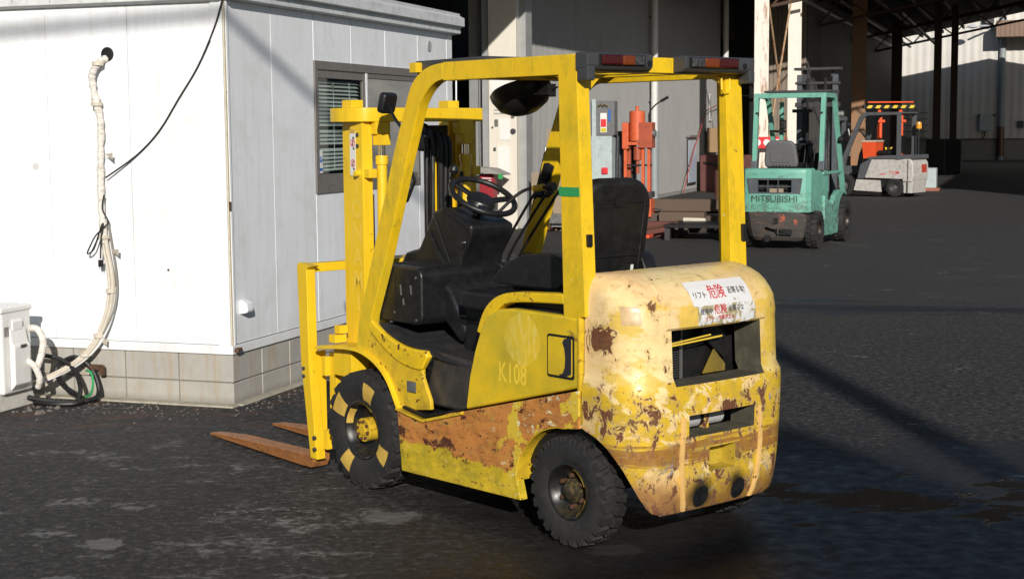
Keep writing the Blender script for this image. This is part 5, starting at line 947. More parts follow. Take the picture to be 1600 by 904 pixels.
baulk('short brown timber in the middle of the stack', -.70, 16.2, .20, .75, .25, .17, .05, WD[1]); baulk('low tan timber poking out to the right of the stack', -.25, 16.6, .17, .75, .16, .12, -.03, WD[1]); baulk('dark timber under the right end of the stack', -.5, 16.9, .0, 1.1, .4, .18, 0, WD[2])
bb = site('red_block', 'dull red steel block under the timber stack', 'block', -.98, 15.7); MB().bx(-.26, .24, -.12, .12, 0, .24).build('block', paint('dull red primer', (.13, .045, .035), .8), bb, bev=.01)
ob2 = MB(); ob2.bx(-.32, .30, -.14, .14, 0, .05); ob2.bx(-.32, .10, -.10, .10, .05, .11); oo = ob2.build('orange_tray', paint('bright orange plastic', (.75, .10, .03), .5), bev=.01); oo.location = bw(-1.32, 15.35); oo.rotation_euler = (0, 0, BA); tag(oo, 'bright orange tray on the ground behind the forklift seat', 'tray')
wcl = MB().bx(-.10, .10, -.04, .04, .0, .05).build('white_rag', M['white'], bev=.01); wcl.location = bw(-1.36, 15.4, .112); wcl.rotation_euler = (0, 0, BA+.1); tag(wcl, 'small white bundle lying on the orange tray', 'rag')
ib = MB().tube([(-.5, 0, 0), (.6, 0, .22)], .022, 8).build('iron_bar', M['nut']); ib.location = bw(-1.15, 15.2, .03); ib.rotation_euler = (0, 0, BA); tag(ib, 'rusty iron bar leaning on the timber stack', 'bar')
pt_ = site('steel_trestle', 'low dark steel trestle with a flat top right of the timber stack', 'trestle', -.30, 15.3)
MB().bx(-.38, .70, -.55, .55, .20, .25).build('top_plate', M['blackd'], pt_, bev=.005)
for x_ in (-.33, .62): MB().bx(x_-.04, x_+.04, -.52, -.44, 0, .2).build('leg', M['dgrey'], pt_); MB().bx(x_-.04, x_+.04, .44, .52, 0, .2).build('leg', M['dgrey'], pt_)
ppw = MB().tube([(-.2, 0, .03), (.16, -.02, .03)], [.035, .028], 10).build('paper_roll', paint('cream paper', (.60, .55, .46), .7)); ppw.location = bw(-.35, 15.6, .25); ppw.rotation_euler = (0, 0, BA); tag(ppw, 'cream paper roll lying on the dark trestle', 'roll')
rd = site('rusty_drum', 'rusty brown steel drum section behind the timber stack', 'drum', -1.0, 22.6); MB().bx(-.42, .42, -.25, .25, 0, .90).build('drum_body', paint('glossy brown rust', (.12, .05, .03), .5, .4, .5, (.05, .02, .015), sc_=3), rd, bev=.08, seg=4)
rd2 = site('scrap_stillage', 'dark rusty steel frame between the drum and the forklift rear post', 'frame', -.42, 21.5)
for k in range(4): MB().bx(-.28+k*.18, -.18+k*.18, -.2, .2, 0, .95-.08*(k % 2)).build('upright', M['nut'] if k % 2 else M['blackd'], rd2, bev=.01)
MB().bx(-.35, .45, -.22, .22, .0, .3).build('bed', M['blackd'], rd2, bev=.01)
orb = site('orange_canister', 'two small bright orange caps beside the forklift rear post', 'canister', .02, 19.6); MB().cyl((0, 0, .26), .10, .52, 'z', 16).build('canister_body', M['blackd'], orb); 
for z_ in (.16, .46): MB().cyl((0, 0, z_), .105, .09, 'z', 16).build('orange_band', paint('bright orange plastic', (.75, .10, .03)), orb, bev=.02)

# ------------------------------------------------------------------ covered yard: columns, wall, roof
CP = site('yard_canopy', 'large dark open sided roof on steel columns at the right rear', 'canopy', 0, 33.0)
RS = paint('dark roof sheet', (.03, .027, .025), .9, .3, .3); ST = paint('dark brown steelwork', (.075, .045, .030), .7, .3, .4, (.16, .07, .03))  # roof sheet in a very dark brown
xl, xa, xr = -2.05, 4.6, 11.3; zl, za = 5.95, 7.22; y0, y1 = 0.0, 36.0
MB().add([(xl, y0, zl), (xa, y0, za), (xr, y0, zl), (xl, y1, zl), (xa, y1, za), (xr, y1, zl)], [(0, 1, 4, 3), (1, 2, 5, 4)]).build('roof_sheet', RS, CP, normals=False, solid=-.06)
for k in range(14):
    t = (k+.5)/14; x_ = xl+(xr-xl)*t; z_ = zl+(za-zl)*(1-abs(x_-xa)/(xa-xl)); MB().bx(x_-.05, x_+.05, y0+.1, y1-.1, z_-.20, z_-.075).build('purlin', ST, CP)
for y_ in (0.1, 9.0, 18.0, 27.0, 35.8):
    tr = MB(); zt = lambda x: zl+(za-zl)*(1-abs(x-xa)/(xa-xl))-.22
    for i in range(16):
        a = xl+(xr-xl)*i/16; b = xl+(xr-xl)*(i+1)/16
        tr.tube([(a, y_, zt(a)), (b, y_, zt(b))], .05, 6).tube([(a, y_, zt(a)-.75), (b, y_, zt(b)-.75)], .05, 6); tr.tube([(a, y_, zt(a)), (b, y_, zt(b)-.75)] if i % 2 else [(a, y_, zt(a)-.75), (b, y_, zt(b))], .03, 6)
    if y_ < 35: tr.build('roof_truss', ST, CP)
MB().prism([(xl-2, 5.9), (xl, 6.2), (xa, 7.45), (xr, 6.2), (xr, 9.8), (xl-2, 9.8)], -.25, -.08).build('sky_blocker', paint('dark sky blocker sheet', (.010, .0095, .009), .8, .2, .3), CP)  # added out of view, keeps bright sky out of the puddle reflections
MB().tube([(-2.0, 4, 5.55), (-2.0, 36, 5.6)], .10, 8).build('eave_pipe', paint('pale grey pipe', (.30, .29, .27), .5), CP)
MB().tube([(-1.2, 12, 5.6), (-1.2, 36, 5.6)], .06, 8).tube([(-.3, 20, 6.1), (.6, 26, 5.2)], .06, 8).build('roof_brace', paint('pale grey pipe', (.30, .29, .27)), CP)
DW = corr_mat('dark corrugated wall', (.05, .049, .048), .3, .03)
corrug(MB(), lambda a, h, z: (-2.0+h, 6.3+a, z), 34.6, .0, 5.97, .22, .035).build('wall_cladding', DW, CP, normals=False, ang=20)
LW = paint('tan grey side wall', (.22, .18, .14), .8, .2, .5, (.16, .10, .06)); corrug(MB(), lambda a, h, z: (-3.3+a, 6.25-h, z), 1.31, 0, 5.97, .12, .02).build('end_wall', LW, CP, normals=False, ang=20)
MB().bx(-4.6, -3.3, 6.2, 6.35, 0, 6.4).build('doorway_shade_panel', plain('doorway shade black', (.006, .006, .006), .9), CP)  # black panel put in for the unlit depth of the open doorway
def column(x, y, w, d, m, lab, h=6.2, foot=None):
    c = site('steel_column', lab, 'column', x, y, group='steel columns of the covered yard')
    MB().bx(-w/2, w/2, -d/2, -d/2+.025, 0, h).bx(-w/2, w/2, d/2-.025, d/2, 0, h).bx(-.012, .012, -d/2+.024, d/2-.024, 0, h).bx(-w/2+.0, -w/2+.02, -d/2+.024, d/2-.024, 0, h*.999).build('shaft', m, c, bev=.003)
    MB().bx(-w*.8, w*.8, -d*.8, d*.8, 0, .03).build('base_plate', m, c)
    if foot: MB().bx(-foot, foot, -.5, .5, 0, 1.25).build('concrete_pier', paint('dark stained concrete', (.05, .047, .043), .9, .3, .3), c, bev=.03)
    return c
RC = rusty_column('cream column paint with rust runs', (.74, .70, .62), .06); RC2 = rusty_column('cream column paint', (.74, .70, .62), -.05); RB = rusty_column('brown rusted column', (.26, .15, .08), .10)
column(-1.54, 28.6, .30, .30, RC, 'cream steel column with a broad rust run, left of the teal forklift roof'); column(-1.54, 33.9, .32, .30, RC2, 'cream steel column standing behind the teal forklift, second from the left')
column(-.88, 43.8, .44, .30, RB, 'brown rusted steel column between the teal and the white forklift'); column(-.75, 56.5, .40, .35, ST, 'dark steel column behind the white forklift mast')
column(1.26, 50.0, .26, .30, ST, 'left one of two dark steel columns on concrete piers before the far building', foot=.33); column(1.80, 51.0, .24, .30, ST, 'right one of two dark steel columns on concrete piers before the far building', foot=.33)
xb = site('cross_brace', 'pair of thin rusty rods crossing between the two cream columns', 'brace', -1.54, 31.2)
for z0, z1 in ((.3, 5.7), (5.7, .3)): MB().tube([(.0, -2.5, z0), (0, 2.5, z1)], .026, 8).build('rod', rusty_column('rusty rod', (.45, .30, .18), .1), xb)
# hazard poster on the tan wall
po_ = site('red_poster', 'small red and white poster seen through the teal forklift guard', 'poster', -1.35, 28.3); MB().bx(-.30, .45, -.10, -.09, 1.25, 1.52).build('poster', M['redp'], po_)
for x_ in (-.2, .02, .28): MB().cyl((x_, -.105, 1.385), .08, .006, 'y', 16).build('white_spot', M['white'], po_)
# ------------------------------------------------------------------ far building
FA = site('far_warehouse', 'pale ribbed metal building beyond the covered yard, half in sun', 'building', 0, 74)
FC = corr_mat('cream ribbed siding', (.55, .53, .49), .15, .02)
corrug(MB(), lambda a, h, z: (-2.6+a, -h, z), 30, 1.08, 12, .30, .018, n=76).build('wall_cladding', FC, FA, normals=False, ang=20)
MB().bx(-3, 28, -.02, .3, 0, 1.05).build('concrete_plinth', paint('grimy plinth concrete', (.26, .25, .23), .9, .25, .6, (.08, .075, .07)), FA); MB().bx(-3, 28, -.10, .02, 1.04, 1.10).build('drip_rail', M['dgrey'], FA); MB().bx(-3, 28, .32, 10, 0, 11.9).build('shell', M['dgrey'], FA)
pc_ = MB().prism([(0, -1.6), (0, 0), (6, 0), (6, -1.6)], 0, .01, 'z'); 
MB().bx(2.68, 12, -1.5, -.06, 6.15, 6.97).build('porch_canopy', corr_mat('brown porch sheet', (.20, .125, .085), .3, .05), FA, bev=.02)
for k in range(30): MB().bx(2.70+k*.22, 2.75+k*.22, -1.53, -1.50, 6.17, 6.95).build('porch_rib', paint('brown porch rib', (.22, .14, .095)), FA)
MB().cyl((3.0, -.16, 3.6), .16, 7.2, 'z', 16).cyl((3.0, -.16, 7.9), .16, 1.2, 'z', 16).build('drain_pipe', paint('grey drain pipe', (.25, .28, .29)), FA); MB().cyl((3.0, -.16, .95), .17, 1.5, 'z', 16).build('rusty_pipe_foot', M['nut'], FA)
eb = MB().bx(1.95, 2.6, -.30, -.05, 1.48, 2.30).build('meter_box', paint('pale meter box', (.42, .45, .46), .5, .1, .3), FA, bev=.03); MB().bx(1.88, 2.0, -.2, -.05, 2.22, 2.34).bx(2.55, 2.72, -.2, -.05, 2.22, 2.34).build('box_lug', M['dgrey'], eb); MB().tube([(2.2, -.15, 1.48), (2.2, -.2, 1.2), (2.12, -.2, 1.1)], .04).build('conduit', M['dgrey'], eb)
MB().bx(3.85, 4.1, -.2, -.05, 1.62, 1.98).build('meter_box', M['dgrey'], FA, bev=.01)
MB().bx(4.32, 5.9, -.09, -.02, .0, 6.1).build('shutter_door', paint('navy roller door', (.04, .06, .14), .5), FA)
fl2 = MB().tube(smooth([(2.5, -.1, 6.6), (2.3, -.8, 6.75), (1.9, -1.4, 6.72)], 3), .05).build('floodlight', paint('pale lamp', (.45, .47, .50), .4), FA); MB().lathe([(0, .10), (.22, .05), (.30, -.05), (0, -.1)], (1.55, -1.6, 6.7), 'z', 16).build('lamp_head', paint('pale lamp', (.45, .47, .50)), fl2); MB().bx(2.15, 2.55, -.6, -.1, 6.9, 7.3).build('lamp_box', M['dgrey'], FA)
for k in range(5): MB().bx(-1.95, -.6, -.12, -.08, 1.15+k*.32, 1.18+k*.32).build('wire_rack', M['dgrey'], FA)
cb = site('grey_crate', 'small pale crate on an orange base behind the white forklift', 'crate', 1.95, 34.6); MB().bx(-.28, .28, -.25, .25, .08, .62).build('crate_body', paint('pale blue grey crate', (.40, .46, .47), .5), cb, bev=.02); MB().bx(-.36, .36, -.3, .3, 0, .08).build('crate_base', paint('brick orange base', (.30, .10, .06)), cb); MB().tube(smooth([(-.2, -.27, .3), (-.1, -.30, .5), (.05, -.28, .6)], 3), .015).build('blue_strap', M['blue'], cb)
# ------------------------------------------------------------------ behind and beside the camera: pole, cable and added blocks that cast the shadows
UP = tag(empty('utility_pole', (3.93, -8.0, 0)), 'tall grey utility pole behind the photographer', 'pole'); MB().tube([(0, 0, 0), (0, 0, 8.6)], [.15, .125], 20).build('shaft', paint('grey concrete pole', (.35, .34, .32), .9), UP); MB().bx(-.05, .05, -.9, .9, 8.2, 8.3).build('crossarm', M['steel'], UP)
for y_ in (-.8, 0, .8): MB().cyl((0, y_, 8.36), .05, .12, 'z', 12).build('insulator', M['white'], UP)
NB = tag(empty('shade_block', (0, -12, 0)), 'added grey block with a peaked top behind the photographer, casting the foreground shade', 'building'); NBM = paint('grey shadow block', (.40, .40, .39), .8)
MB().prism([(-1.5, 0), (-1.5, 5.8), (.79, 6.86), (2.1, 6.96), (2.80, 7.22), (3.30, 8.0), (3.56, 8.16), (4.05, 7.35), (4.6, 6.0), (13, 5.6), (13, 0)], -9, 0).build('walls', NBM, NB)  # unseen block added, profile shaped to cast the foreground shade
RB2 = site('yard_shade_block', 'added unseen long block right of the covered yard, casting the yard shade', 'building', 10.0, 21.0); MB().bx(-.6, 8, 0, 18, 0, 6.4).build('walls', NBM, RB2); MB().prism([(-.9, 6.4), (8.3, 6.4), (8.3, 6.6), (-.9, 6.6)], -.2, 18.2).build('roof', M['dgrey'], RB2)  # unseen block added to shade the ground at the far right
oc_ = MB()
L_ = Vector((-math.sin(R(SUN_AZ))*math.cos(R(SUN_EL)), -math.cos(R(SUN_AZ))*math.cos(R(SUN_EL)), -math.sin(R(SUN_EL))))
A_ = Vector(bw(-1.6, 0, 2.40))-L_*13.0; B_ = Vector(bw(0, 0, 2.47))-L_*13.0; dd = (B_-A_).normalized()
ohc = oc_.tube([A_-dd*16, A_-dd*6, A_, B_, B_+dd*6, B_+dd*12], .035, 8).build('overhead_cable', M['blackd']); tag(ohc, 'thick black overhead cable behind the photographer', 'cable')

# ================================================================== teal forklift seen from behind
TL = tag(empty('forklift', (3.936, 22.18, 0), R(65)), 'teal green forklift seen from behind, with a sooty black lower counterweight', 'forklift')
def teal_mat():
    n = NT('faded teal paint with soot', .42); x, y, z = n.xyz(); a = n.noise(5, 6, .6); f = n.noise(24, 6, .65)
    c = n.mix(a, (.11, .33, .25), (.19, .44, .35)); d = n.noise(6, 7, .75, vec=n.scale(1, 1, 2)); dz = n.math('ADD', d, n.math('MULTIPLY', n.step(z, .95, .55), .10)); c = n.mix(n.math('MULTIPLY', n.step(dz, .54, .72), .75), c, (.06, .09, .07))
    r = n.step(n.math('ADD', f, n.math('MULTIPLY', n.step(z, .75, .56), .09)), .66, .68); c = n.mix(n.math('MULTIPLY', r, .85), c, (.15, .075, .04)); n.col(c); return n.m
def soot_mat():
    n = NT('sooty scraped cast iron', .6); x, y, z = n.xyz(); a = n.noise(6, 6, .65); f = n.noise(26, 6, .65); h = n.noise(6, 6, .7, vec=n.scale(1, 1, 5))
    c = n.mix(a, (.030, .028, .028), (.085, .075, .068)); c = n.mix(n.math('MULTIPLY', n.step(h, .54, .66), .6), c, (.20, .11, .065)); o = n.math('MULTIPLY', n.step(n.noise(7, 6, .65, vec=n.scale(1, 1, 1, (2, 3, 1))), .54, .57), n.step(z, .33, .42))
    o = n.math('MULTIPLY', o, n.step(n.math('ABSOLUTE', n.math('ADD', y, .22)), .17, .08)); c = n.mix(o, c, (.42, .10, .05)); c = n.mix(n.step(f, .68, .69), c, (.50, .46, .38)); n.col(c); n.bump(f, .3, .004); return n.m
TM, SM = teal_mat(), soot_mat(); DG = paint('blue grey teal trim', (.07, .085, .10), .5, .2, .4, (.16, .13, .10))
def bent(pts, w0, w1, y0, y1, name, m, par, bev=.006): return MB().prism(pts, y0, y1).build(name, m, par, bev=bev)
cwp = [(-.10, -.50), (-.33, -.50), (-.42, -.44), (-.46, -.30), (-.47, 0), (-.46, .30), (-.42, .44), (-.33, .50), (-.10, .50)]
# upper weight with a grille opening
tw = MB(); 
def band(m, z0, z1, s0=1.0, s1=1.0, cap=False):
    n = len(cwp); vs = [(x*s0 if s0 != 1 else x, y*s0, z0) for x, y in cwp]+[(x*s1 if s1 != 1 else x, y*s1, z1) for x, y in cwp]
    m.add(vs, [(i, i+1, n+i+1, n+i) for i in range(n-1)])
band(tw, .545, .80); band(tw, 1.02, 1.10); band(tw, 1.10, 1.14, 1, .985); band(tw, 1.14, 1.155, .985, .95)
tw.add([(x*.95, y*.95, 1.155) for x, y in cwp], [tuple(range(len(cwp)))])
tw.add([(-.10, -.5, .8), (-.33, -.5, .8), (-.42, -.44, .8), (-.445, -.36, .8), (-.10, -.5, 1.02), (-.33, -.5, 1.02), (-.42, -.44, 1.02), (-.445, -.36, 1.02)], [(0, 1, 5, 4), (1, 2, 6, 5), (2, 3, 7, 6)])
tw.add([(-.10, .5, .8), (-.33, .5, .8), (-.42, .44, .8), (-.445, .36, .8), (-.10, .5, 1.02), (-.33, .5, 1.02), (-.42, .44, 1.02), (-.445, .36, 1.02)], [(0, 1, 5, 4), (1, 2, 6, 5), (2, 3, 7, 6)])
tw.bx(-.455, -.10, -.50, .50, .54, .548)
two = tw.build('counterweight', TM, TL, ang=30)
for s_ in (1, -1): MB().prism([(s_*.245, .80), (s_*.245, 1.02), (s_*.40, 1.02), (s_*.37, .80)], -.456, -.40, 'x').build('grille_cheek', DG, two, bev=.004)
MB().bx(-.30, -.28, -.36, .36, .78, 1.03).build('grille_back', M['blackd'], two)
MB().bx(-.458, -.44, -.255, .255, .995, 1.02).bx(-.458, -.44, -.255, .255, .80, .82).build('grille_frame', DG, two, bev=.003); MB().bx(-.455, -.44, -.24, .24, .90, .912).bx(-.455, -.44, -.06, -.05, .82, .995).bx(-.455, -.44, .09, .10, .82, .995).build('grille_bar', DG, two); MB().bx(-.42, -.40, -.12, .08, .815, .875).build('tan_card', paint('cardboard tan', (.30, .24, .17)), two)
lettering('lettering', 'MITSUBISHI', .135, lambda a, b: Vector((-.478+.03*abs(-a/.45)**2*.9, -a+.0, .725+b)), paint('worn black green lettering', (.03, .06, .045), .6, .4, .9, (.09, .24, .18), .6, sc_=26), two, .0, sx=1.0)
lwp = [(-.10, -.44), (-.36, -.44), (-.44, -.36), (-.47, -.2), (-.475, 0), (-.47, .2), (-.44, .36), (-.36, .44), (-.10, .44)]
lw = MB(); nn = len(lwp)
for (z0, s0, z1, s1) in ((.13, .80, .18, .88), (.18, .88, .30, .95), (.30, .95, .54, 1.03)):
    lw.add([(x*s0, y*s0, z0) for x, y in lwp]+[(x*s1, y*s1, z1) for x, y in lwp], [(i, i+1, nn+i+1, nn+i) for i in range(nn-1)])
lw.add([(x*.8, y*.8, .13) for x, y in lwp], [tuple(range(nn))]); lw.add([(x*1.03, y*1.03, .54) for x, y in lwp], [tuple(range(nn))]); lwo = lw.build('lower_counterweight', SM, TL, ang=30)
MB().prism([(.12, .33), (.12, .30), (-.26, .30), (-.26, .22), (-.10, .22)], -.477, -.455, 'x').bx(-.487, -.46, -.06, .0, .38, .46).build('hitch_slot', M['blackd'], lwo); MB().bx(-.480, -.45, -.07, -.055, .22, .32).bx(-.492, -.45, .0, .012, .37, .47).build('hitch_web', SM, lwo); MB().cyl((-.43, .10, .16), .05, .08, 'x', 14).build('foot_recess', M['blackd'], lwo)
make_wheel(TL, (.0, -.475, .27), .275, .17, .14, 20, False, True, name='wheel', simple=True, hubm=M['nut']); make_wheel(TL, (.0, .44, .27), .275, .17, .14, 20, False, name='wheel', simple=True)
make_wheel(TL, (1.60, -.50, .33), .335, .19, .16, 22, True, True, simple=True, hubm=M['nut']); make_wheel(TL, (1.60, .50, .33), .335, .19, .16, 22, True, simple=True)
for s_ in (1, -1):
    sf = [(.30, .16), (1.20, .15), (1.24, .36)]+[(1.60+.40*math.cos(R(a)), .33+.40*math.sin(R(a))) for a in (165, 145, 125, 105, 85, 65)]+[(1.70, .78), (1.2, .80), (1.0, .72), (.85, .60), (.35, .75), (.35, .50)]
    MB().prism(sf, s_*.46, s_*.535).build('side_frame', TM, TL, bev=.015, seg=3)
    MB().prism([(-.10, .55), (.35, .50), (.60, .60), (.75, .80), (.70, 1.10), (-.10, 1.13)], s_*.42, s_*.50).build('hood_side', TM, TL, bev=.02)
    gp = [(.80, 2.235), (.80, 2.165), (.93, 2.15), (1.00, 2.08), (1.62, .74), (1.70, .76), (1.09, 2.09), (1.02, 2.19), (.95, 2.235)]
    MB().prism(gp, s_*.47, s_*.535).build('guard_front_post', TM, TL, bev=.008); MB().bx(.34, .82, s_*.47, s_*.535, 2.165, 2.235).build('guard_rail', TM, TL, bev=.006)
    MB().prism([(.335, 2.23), (.42, 2.23), (.34, 1.50), (.32, 1.14), (.24, 1.14), (.25, 1.5)], s_*.465, s_*.53).build('guard_rear_post', TM if s_ < 0 else TM, TL, bev=.006)
    MB().prism([(.30, 1.42), (.40, 1.42), (.34, 1.12), (.20, 1.12)], s_*.455, s_*.545).build('post_foot', DG, TL, bev=.01)
    MB().bx(.33, 1.45, s_*.49, s_*.52, 1.05, 1.09).build('side_rail', TM, TL, bev=.004); MB().prism([(1.44, 1.09), (1.48, 1.09), (1.66, .78), (1.60, .78)], s_*.47, s_*.53).build('rail_foot', TM, TL)
    for z_ in (1.30, 1.9): MB().bx(.30, .34, s_*.48-.02, s_*.48+.02, z_, z_+.06).build('rubber_stop', M['blackd'], TL)
    MB().bx(1.98, 2.06, s_*.28-.04, s_*.28+.04, .1, 2.55).build('mast_rail', DG, TL, bev=.005); MB().bx(2.08, 2.14, s_*.22-.03, s_*.22+.03, .1, 2.62).build('mast_inner_rail', M['dgrey'], TL, bev=.005)
    MB().bx(1.94, 2.0, s_*.14-.02, s_*.14+.02, .3, 2.5).build('lift_cylinder', M['blackd'], TL, bev=.005)
MB().bx(.33, .41, -.47, .47, 2.165, 2.235).build('guard_rear_beam', TM, TL, bev=.006); MB().bx(.75, 1.35, -.50, .50, 2.25, 2.285).build('roof_sheet', M['dgrey'], TL, bev=.004)
for k in range(5): MB().bx(.4, .95, -.32+.16*k-.015, -.32+.16*k+.015, 2.18, 2.20).build('guard_bar', M['blackd'], TL)
MB().tube([(.36, .55, 2.20), (.36, .85, 2.22)], .006, 6).build('antenna_rod', M['blackd'], TL)
MB().bx(1.95, 2.16, -.36, .36, 2.62, 2.66).bx(1.95, 2.1, -.34, .34, 2.05, 2.12).bx(1.95, 2.1, -.34, .34, 2.40, 2.44).build('mast_crossbeam', M['dgrey'], TL, bev=.004)
MB().bx(-.05, 1.0, -.42, .42, .60, 1.12).build('engine_hood', M['blackd'], TL, bev=.02)
sb = MB().prism([(-.24, 0), (-.25, .10), (-.22, .32), (-.17, .385), (0, .40), (.17, .385), (.22, .32), (.25, .10), (.24, 0)], -.05, .05, 'x').build('seat_back', paint('dusty grey vinyl', (.115, .115, .12), .7, .2, .4, (.06, .06, .06)), TL, bev=.035, seg=4); sb.location = (.30, .10, 1.16); sb.rotation_euler = (0, R(-10), 0)
MB().prism(rrect(-.15, .15, .08, .34, .03), -.06, -.05, 'x').build('seat_panel', paint('dusty grey vinyl', (.12, .12, .12)), sb, bev=.004)
for k in range(6): MB().bx(-.058, -.045, -.14+k*.05, -.132+k*.05, .0, .05).build('seat_slot', M['blackd'], sb)
MB().bx(.35, .8, -.12, .34, 1.12, 1.22).build('seat_cushion', M['blackd'], TL, bev=.03)
MB().bx(1.18, 1.26, .32, .38, .9, 2.12).build('exhaust_post', TM, TL, bev=.01); MB().box((1.1, .30, 1.78), (.06, .10, .14)).build('mirror', M['blackd'], TL, bev=.02); MB().tube([(1.1, .5, 1.68), (1.1, .25, 1.68)], .02).build('mirror_arm', M['blackd'], TL)
MB().tube([(.9, -.05, 2.15), (.9, -.05, 2.0)], .02).box((.9, -.05, 1.98), (.14, .28, .05)).build('hanging_lamp', M['blackd'], TL, bev=.01)
MB().bx(1.2, 1.5, -.30, .30, .8, 1.35).prism([(1.2, 1.2), (1.1, 1.45), (1.25, 1.55), (1.5, 1.3)], -.1, .1).build('dash_box', M['blackd'], TL, bev=.02); MB().lathe([(.17+math.cos(a_)*.014, math.sin(a_)*.014) for a_ in (0, 1, 2, 3, 4, 5)], (1.05, 0, 1.48), 'z', 24).build('steering_wheel', M['blackd'], TL)
rg = MB().bx(.98, 1.16, -.40, -.30, 1.05, 1.80).build('gas_bottle_rack', M['blackd'], TL, bev=.01); MB().bx(.97, .98, -.38, -.32, 1.35, 1.72).build('white_label', M['white'], TL)
rr = random.Random(12)
for k in range(5): MB().tube(smooth([(.5+.1*k, -.44, 1.1), (.55+.12*k, -.42, 1.35+.06*k), (.8+.1*k, -.36, 1.5+.08*k), (1.1+.1*k, -.30, 1.2)], 3), .014, 6).build('hose', M['blackd'], TL)
for k in range(4): MB().tube([(.75, -.1-.05*k, 1.1), (.95, -.1-.05*k, 1.5+.03*k)], .012).build('control_lever', M['blackd'], TL)
MB().cyl((1.2, -.56, 1.93), .05, .08, 'y', 12).build('side_lamp', M['steel'], TL, bev=.01); MB().cyl((1.25, -.55, 1.55), .05, .06, 'y', 12).build('side_lamp', M['blackd'], TL, bev=.01)

# ================================================================== white electric forklift, side on
EF = tag(empty('forklift', (9.7925, 38.3122, 0), R(142)), 'white and grey electric forklift with an orange cowl and yellow beacon, far right', 'forklift')
EW = paint('worn off white body paint', (.50, .485, .46), .4, .2, .6, (.22, .18, .14), .3); EG = paint('slate grey body trim', (.085, .09, .10), .45, .15, .3, (.05, .05, .05)); EO = paint('orange red cowl paint', (.70, .085, .02), .45, .15, .2, (.3, .05, .03))
for s_ in (1, -1):
    MB().prism([(-.22, .45), (-.22, .93), (.62, .93), (.80, .47)], s_*.42, s_*.475).build('side_panel', EW, EF, bev=.012)
    MB().prism([(.66, .95), (.60, .95), (.82, .45), (1.0, .45), (.92, .80)], s_*.42, s_*.48).build('front_cowl_trim', EG, EF, bev=.01)
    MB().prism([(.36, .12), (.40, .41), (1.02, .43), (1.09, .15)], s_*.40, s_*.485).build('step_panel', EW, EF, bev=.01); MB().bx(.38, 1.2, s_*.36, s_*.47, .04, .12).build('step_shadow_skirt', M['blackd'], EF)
    gp = [(-.14, 2.10), (-.14, 2.03), (.72, 2.02), (.86, 1.95), (1.28, 1.02), (1.36, .60), (1.46, .60), (1.38, 1.05), (.96, 2.0), (.80, 2.10)]
    MB().prism(gp, s_*.42, s_*.49).build('guard_frame', EG, EF, bev=.008); MB().bx(-.14, -.04, s_*.42, s_*.49, .92, 2.03).build('guard_rear_post', EG, EF, bev=.006)
    MB().prism([(1.25, .1), (1.25, .75), (1.75, .75), (1.85, .5), (1.8, .1)], s_*.40, s_*.44).build('front_fender', EG, EF, bev=.01)
    MB().bx(1.70, 1.80, s_*.26, s_*.32, .1, 2.0).build('mast_rail', EG, EF)
lettering('lettering', 'TCM', .115, lambda a, b: Vector((.02-a, .478, .60+b)), M['redp'], EF, .004, sx=1.15); MB().bx(.24, .40, .4755, .478, .555, .578).build('red_stripe', M['redp'], EF)
MB().prism([(-.45, .38), (-.20, .38), (-.20, .95), (-.40, .95), (-.47, .85), (-.49, .55)], -.47, .478).build('counterweight', EW, EF, bev=.03, seg=3); MB().prism([(-.45, .10), (-.22, .10), (-.20, .40), (-.47, .40)], -.40, .44).build('lower_counterweight', EW, EF, bev=.02); MB().bx(-.36, -.33, .478, .484, .1, .92).build('edge_wear', M['steel'], EF)
MB().bx(-.49, -.47, -.34, -.05, .60, .80).build('red_lamp_panel', paint('red rear lamp panel', (.45, .05, .03)), EF, bev=.005)
MB().prism([(-.48, .94), (-.48, 1.05), (.30, 1.03), (.70, .99), (.80, .94)], -.47, .482).build('top_cover', EG, EF, bev=.015); MB().bx(-.2, .9, -.40, .40, .25, .95).build('battery_case', M['blackd'], EF)
make_wheel(EF, (0, .40, .24), .24, .14, .11, 20, False, simple=True, hubm=M['steel'], rimm=M['dgrey']); make_wheel(EF, (0, -.40, .24), .24, .14, .11, 20, False, True, simple=True); make_wheel(EF, (1.35, .42, .28), .285, .15, .13, 20, True, simple=True); make_wheel(EF, (1.35, -.42, .28), .285, .15, .13, 20, True, True, simple=True)
MB().prism([(.62, 1.36), (.66, .98), (.95, .90), (1.0, 1.34), (.9, 1.38)], -.30, .25).build('orange_cowl', EO, EF, bev=.02); MB().bx(.60, 1.0, -.30, .25, 1.36, 1.40).build('cowl_cap', paint('cream dash cap', (.5, .46, .38)), EF, bev=.01)
MB().tube([(.95, 0, 1.40), (1.12, 0, 1.62)], .03).build('steering_column', M['blackd'], EF); swo = MB().lathe([(.16+math.cos(a_)*.014, math.sin(a_)*.014) for a_ in (0, 1, 2, 3, 4, 5)], (0, 0, 0), 'z', 24).build('steering_wheel', M['blackd'], EF); swo.location = (1.05, 0, 1.60); swo.rotation_euler = (0, R(-30), 0)
MB().prism([(.10, 1.05), (.55, 1.05), (.60, 1.14), (.22, 1.18), (.05, 1.52), (-.03, 1.50), (.08, 1.15)], -.22, .22).build('seat', M['blackd'], EF, bev=.03, seg=3)
for k in range(3): MB().tube([(.60, -.25-.05*k, 1.05), (.72, -.25-.05*k, 1.42)], .012).build('control_lever', M['blackd'], EF)
MB().bx(-.2, .8, -.42, .42, 2.06, 2.09).build('guard_roof', EG, EF); MB().bx(1.68, 1.82, -.34, .34, 1.9, 2.0).bx(1.68, 1.82, -.34, .34, .9, 1.0).bx(1.68, 1.8, -.34, .34, 1.4, 1.47).build('mast_crossbeam', EG, EF)
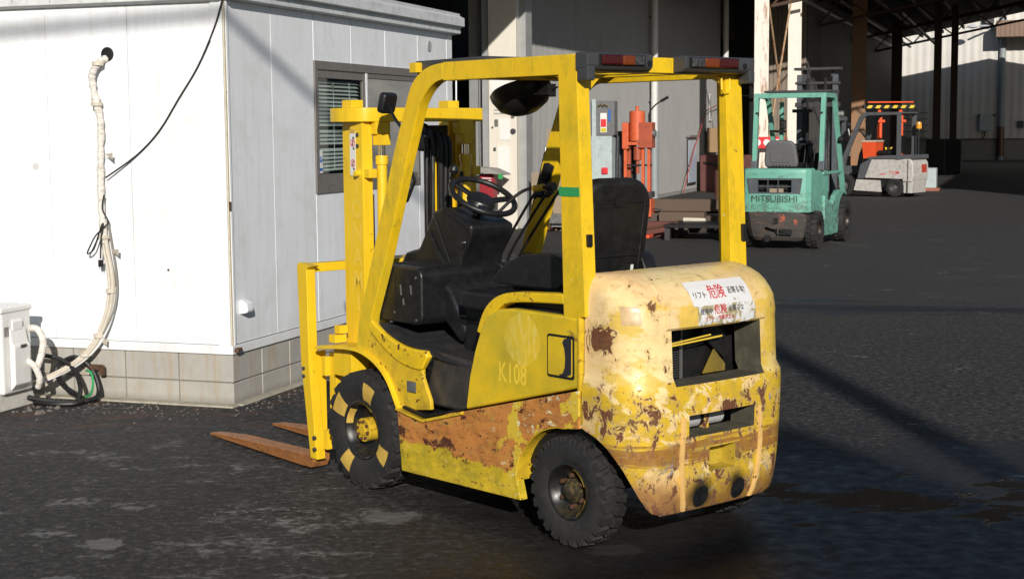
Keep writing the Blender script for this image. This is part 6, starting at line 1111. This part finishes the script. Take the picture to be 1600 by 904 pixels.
for k in range(6): MB().tube(smooth([(1.35+.05*k, .30-.1*k, 1.7), (1.30+.06*k, .28-.1*k, 1.4), (1.38+.03*k, .25-.1*k, 1.0)], 3), .02, 6).build('hose', M['blackd'] if k % 2 else M['steel'], EF)
MB().cyl((1.22, .50, 1.80), .045, .08, 'x', 12).build('front_lamp', M['clear'], EF, bev=.01)
bc = MB().tube([(-.30, -.25, 1.0), (-.30, -.25, 1.62)], .022).build('beacon_pole', M['blackd'], EF); MB().cyl((-.30, -.25, 1.655), .075, .06, 'z', 16).build('beacon_base', M['blackd'], bc, bev=.01); MB().lathe([(0, 1.86), (.055, 1.85), (.068, 1.80), (.07, 1.685), (0, 1.685)], (-.30, -.25, 0), 'z', 20).build('beacon_dome', plain('amber beacon dome', (.65, .28, .03), .12), bc)
# orange lift behind
OL2 = tag(empty('platform_lift', (10.05, 40.6, 0), R(12)), 'orange lifting mast with a yellow and black striped crossbar behind the white forklift', 'lift')
for x_ in (-.30, .30): MB().cyl((x_, 0, 1.25), .045, 1.75, 'z', 14).bx(x_-.04, x_+.04, .06, .12, .3, 2.2).build('mast_tube', EO, OL2); MB().bx(x_-.10, x_+.10, -.07, .07, 1.85, 1.92).build('clamp', EO, OL2, bev=.01)
MB().bx(-.68, .62, -.06, .06, 2.36, 2.40).build('top_bar', EO, OL2, bev=.01); sbr = MB().bx(-.80, .66, -.05, .05, 2.22, 2.30).build('striped_bar', M['blackd'], OL2)
for k in range(6): MB().prism([(-.72+k*.24, 2.222), (-.60+k*.24, 2.222), (-.55+k*.24, 2.298), (-.67+k*.24, 2.298)], -.056, -.050).build('yellow_stripe', paint('safety yellow', (.75, .50, .03), .5), sbr)
MB().bx(-.35, .35, -.2, .25, .2, .75).build('base_frame', M['blackd'], OL2, bev=.02); MB().bx(-.22, .0, -.1, .0, 1.08, 1.2).bx(.12, .3, -.1, 0, 1.06, 1.16).build('yellow_bracket', paint('safety yellow', (.75, .5, .03)), OL2)
# tiny grime: stickers and cable ties on the teal truck are too small to pick apart at this distance
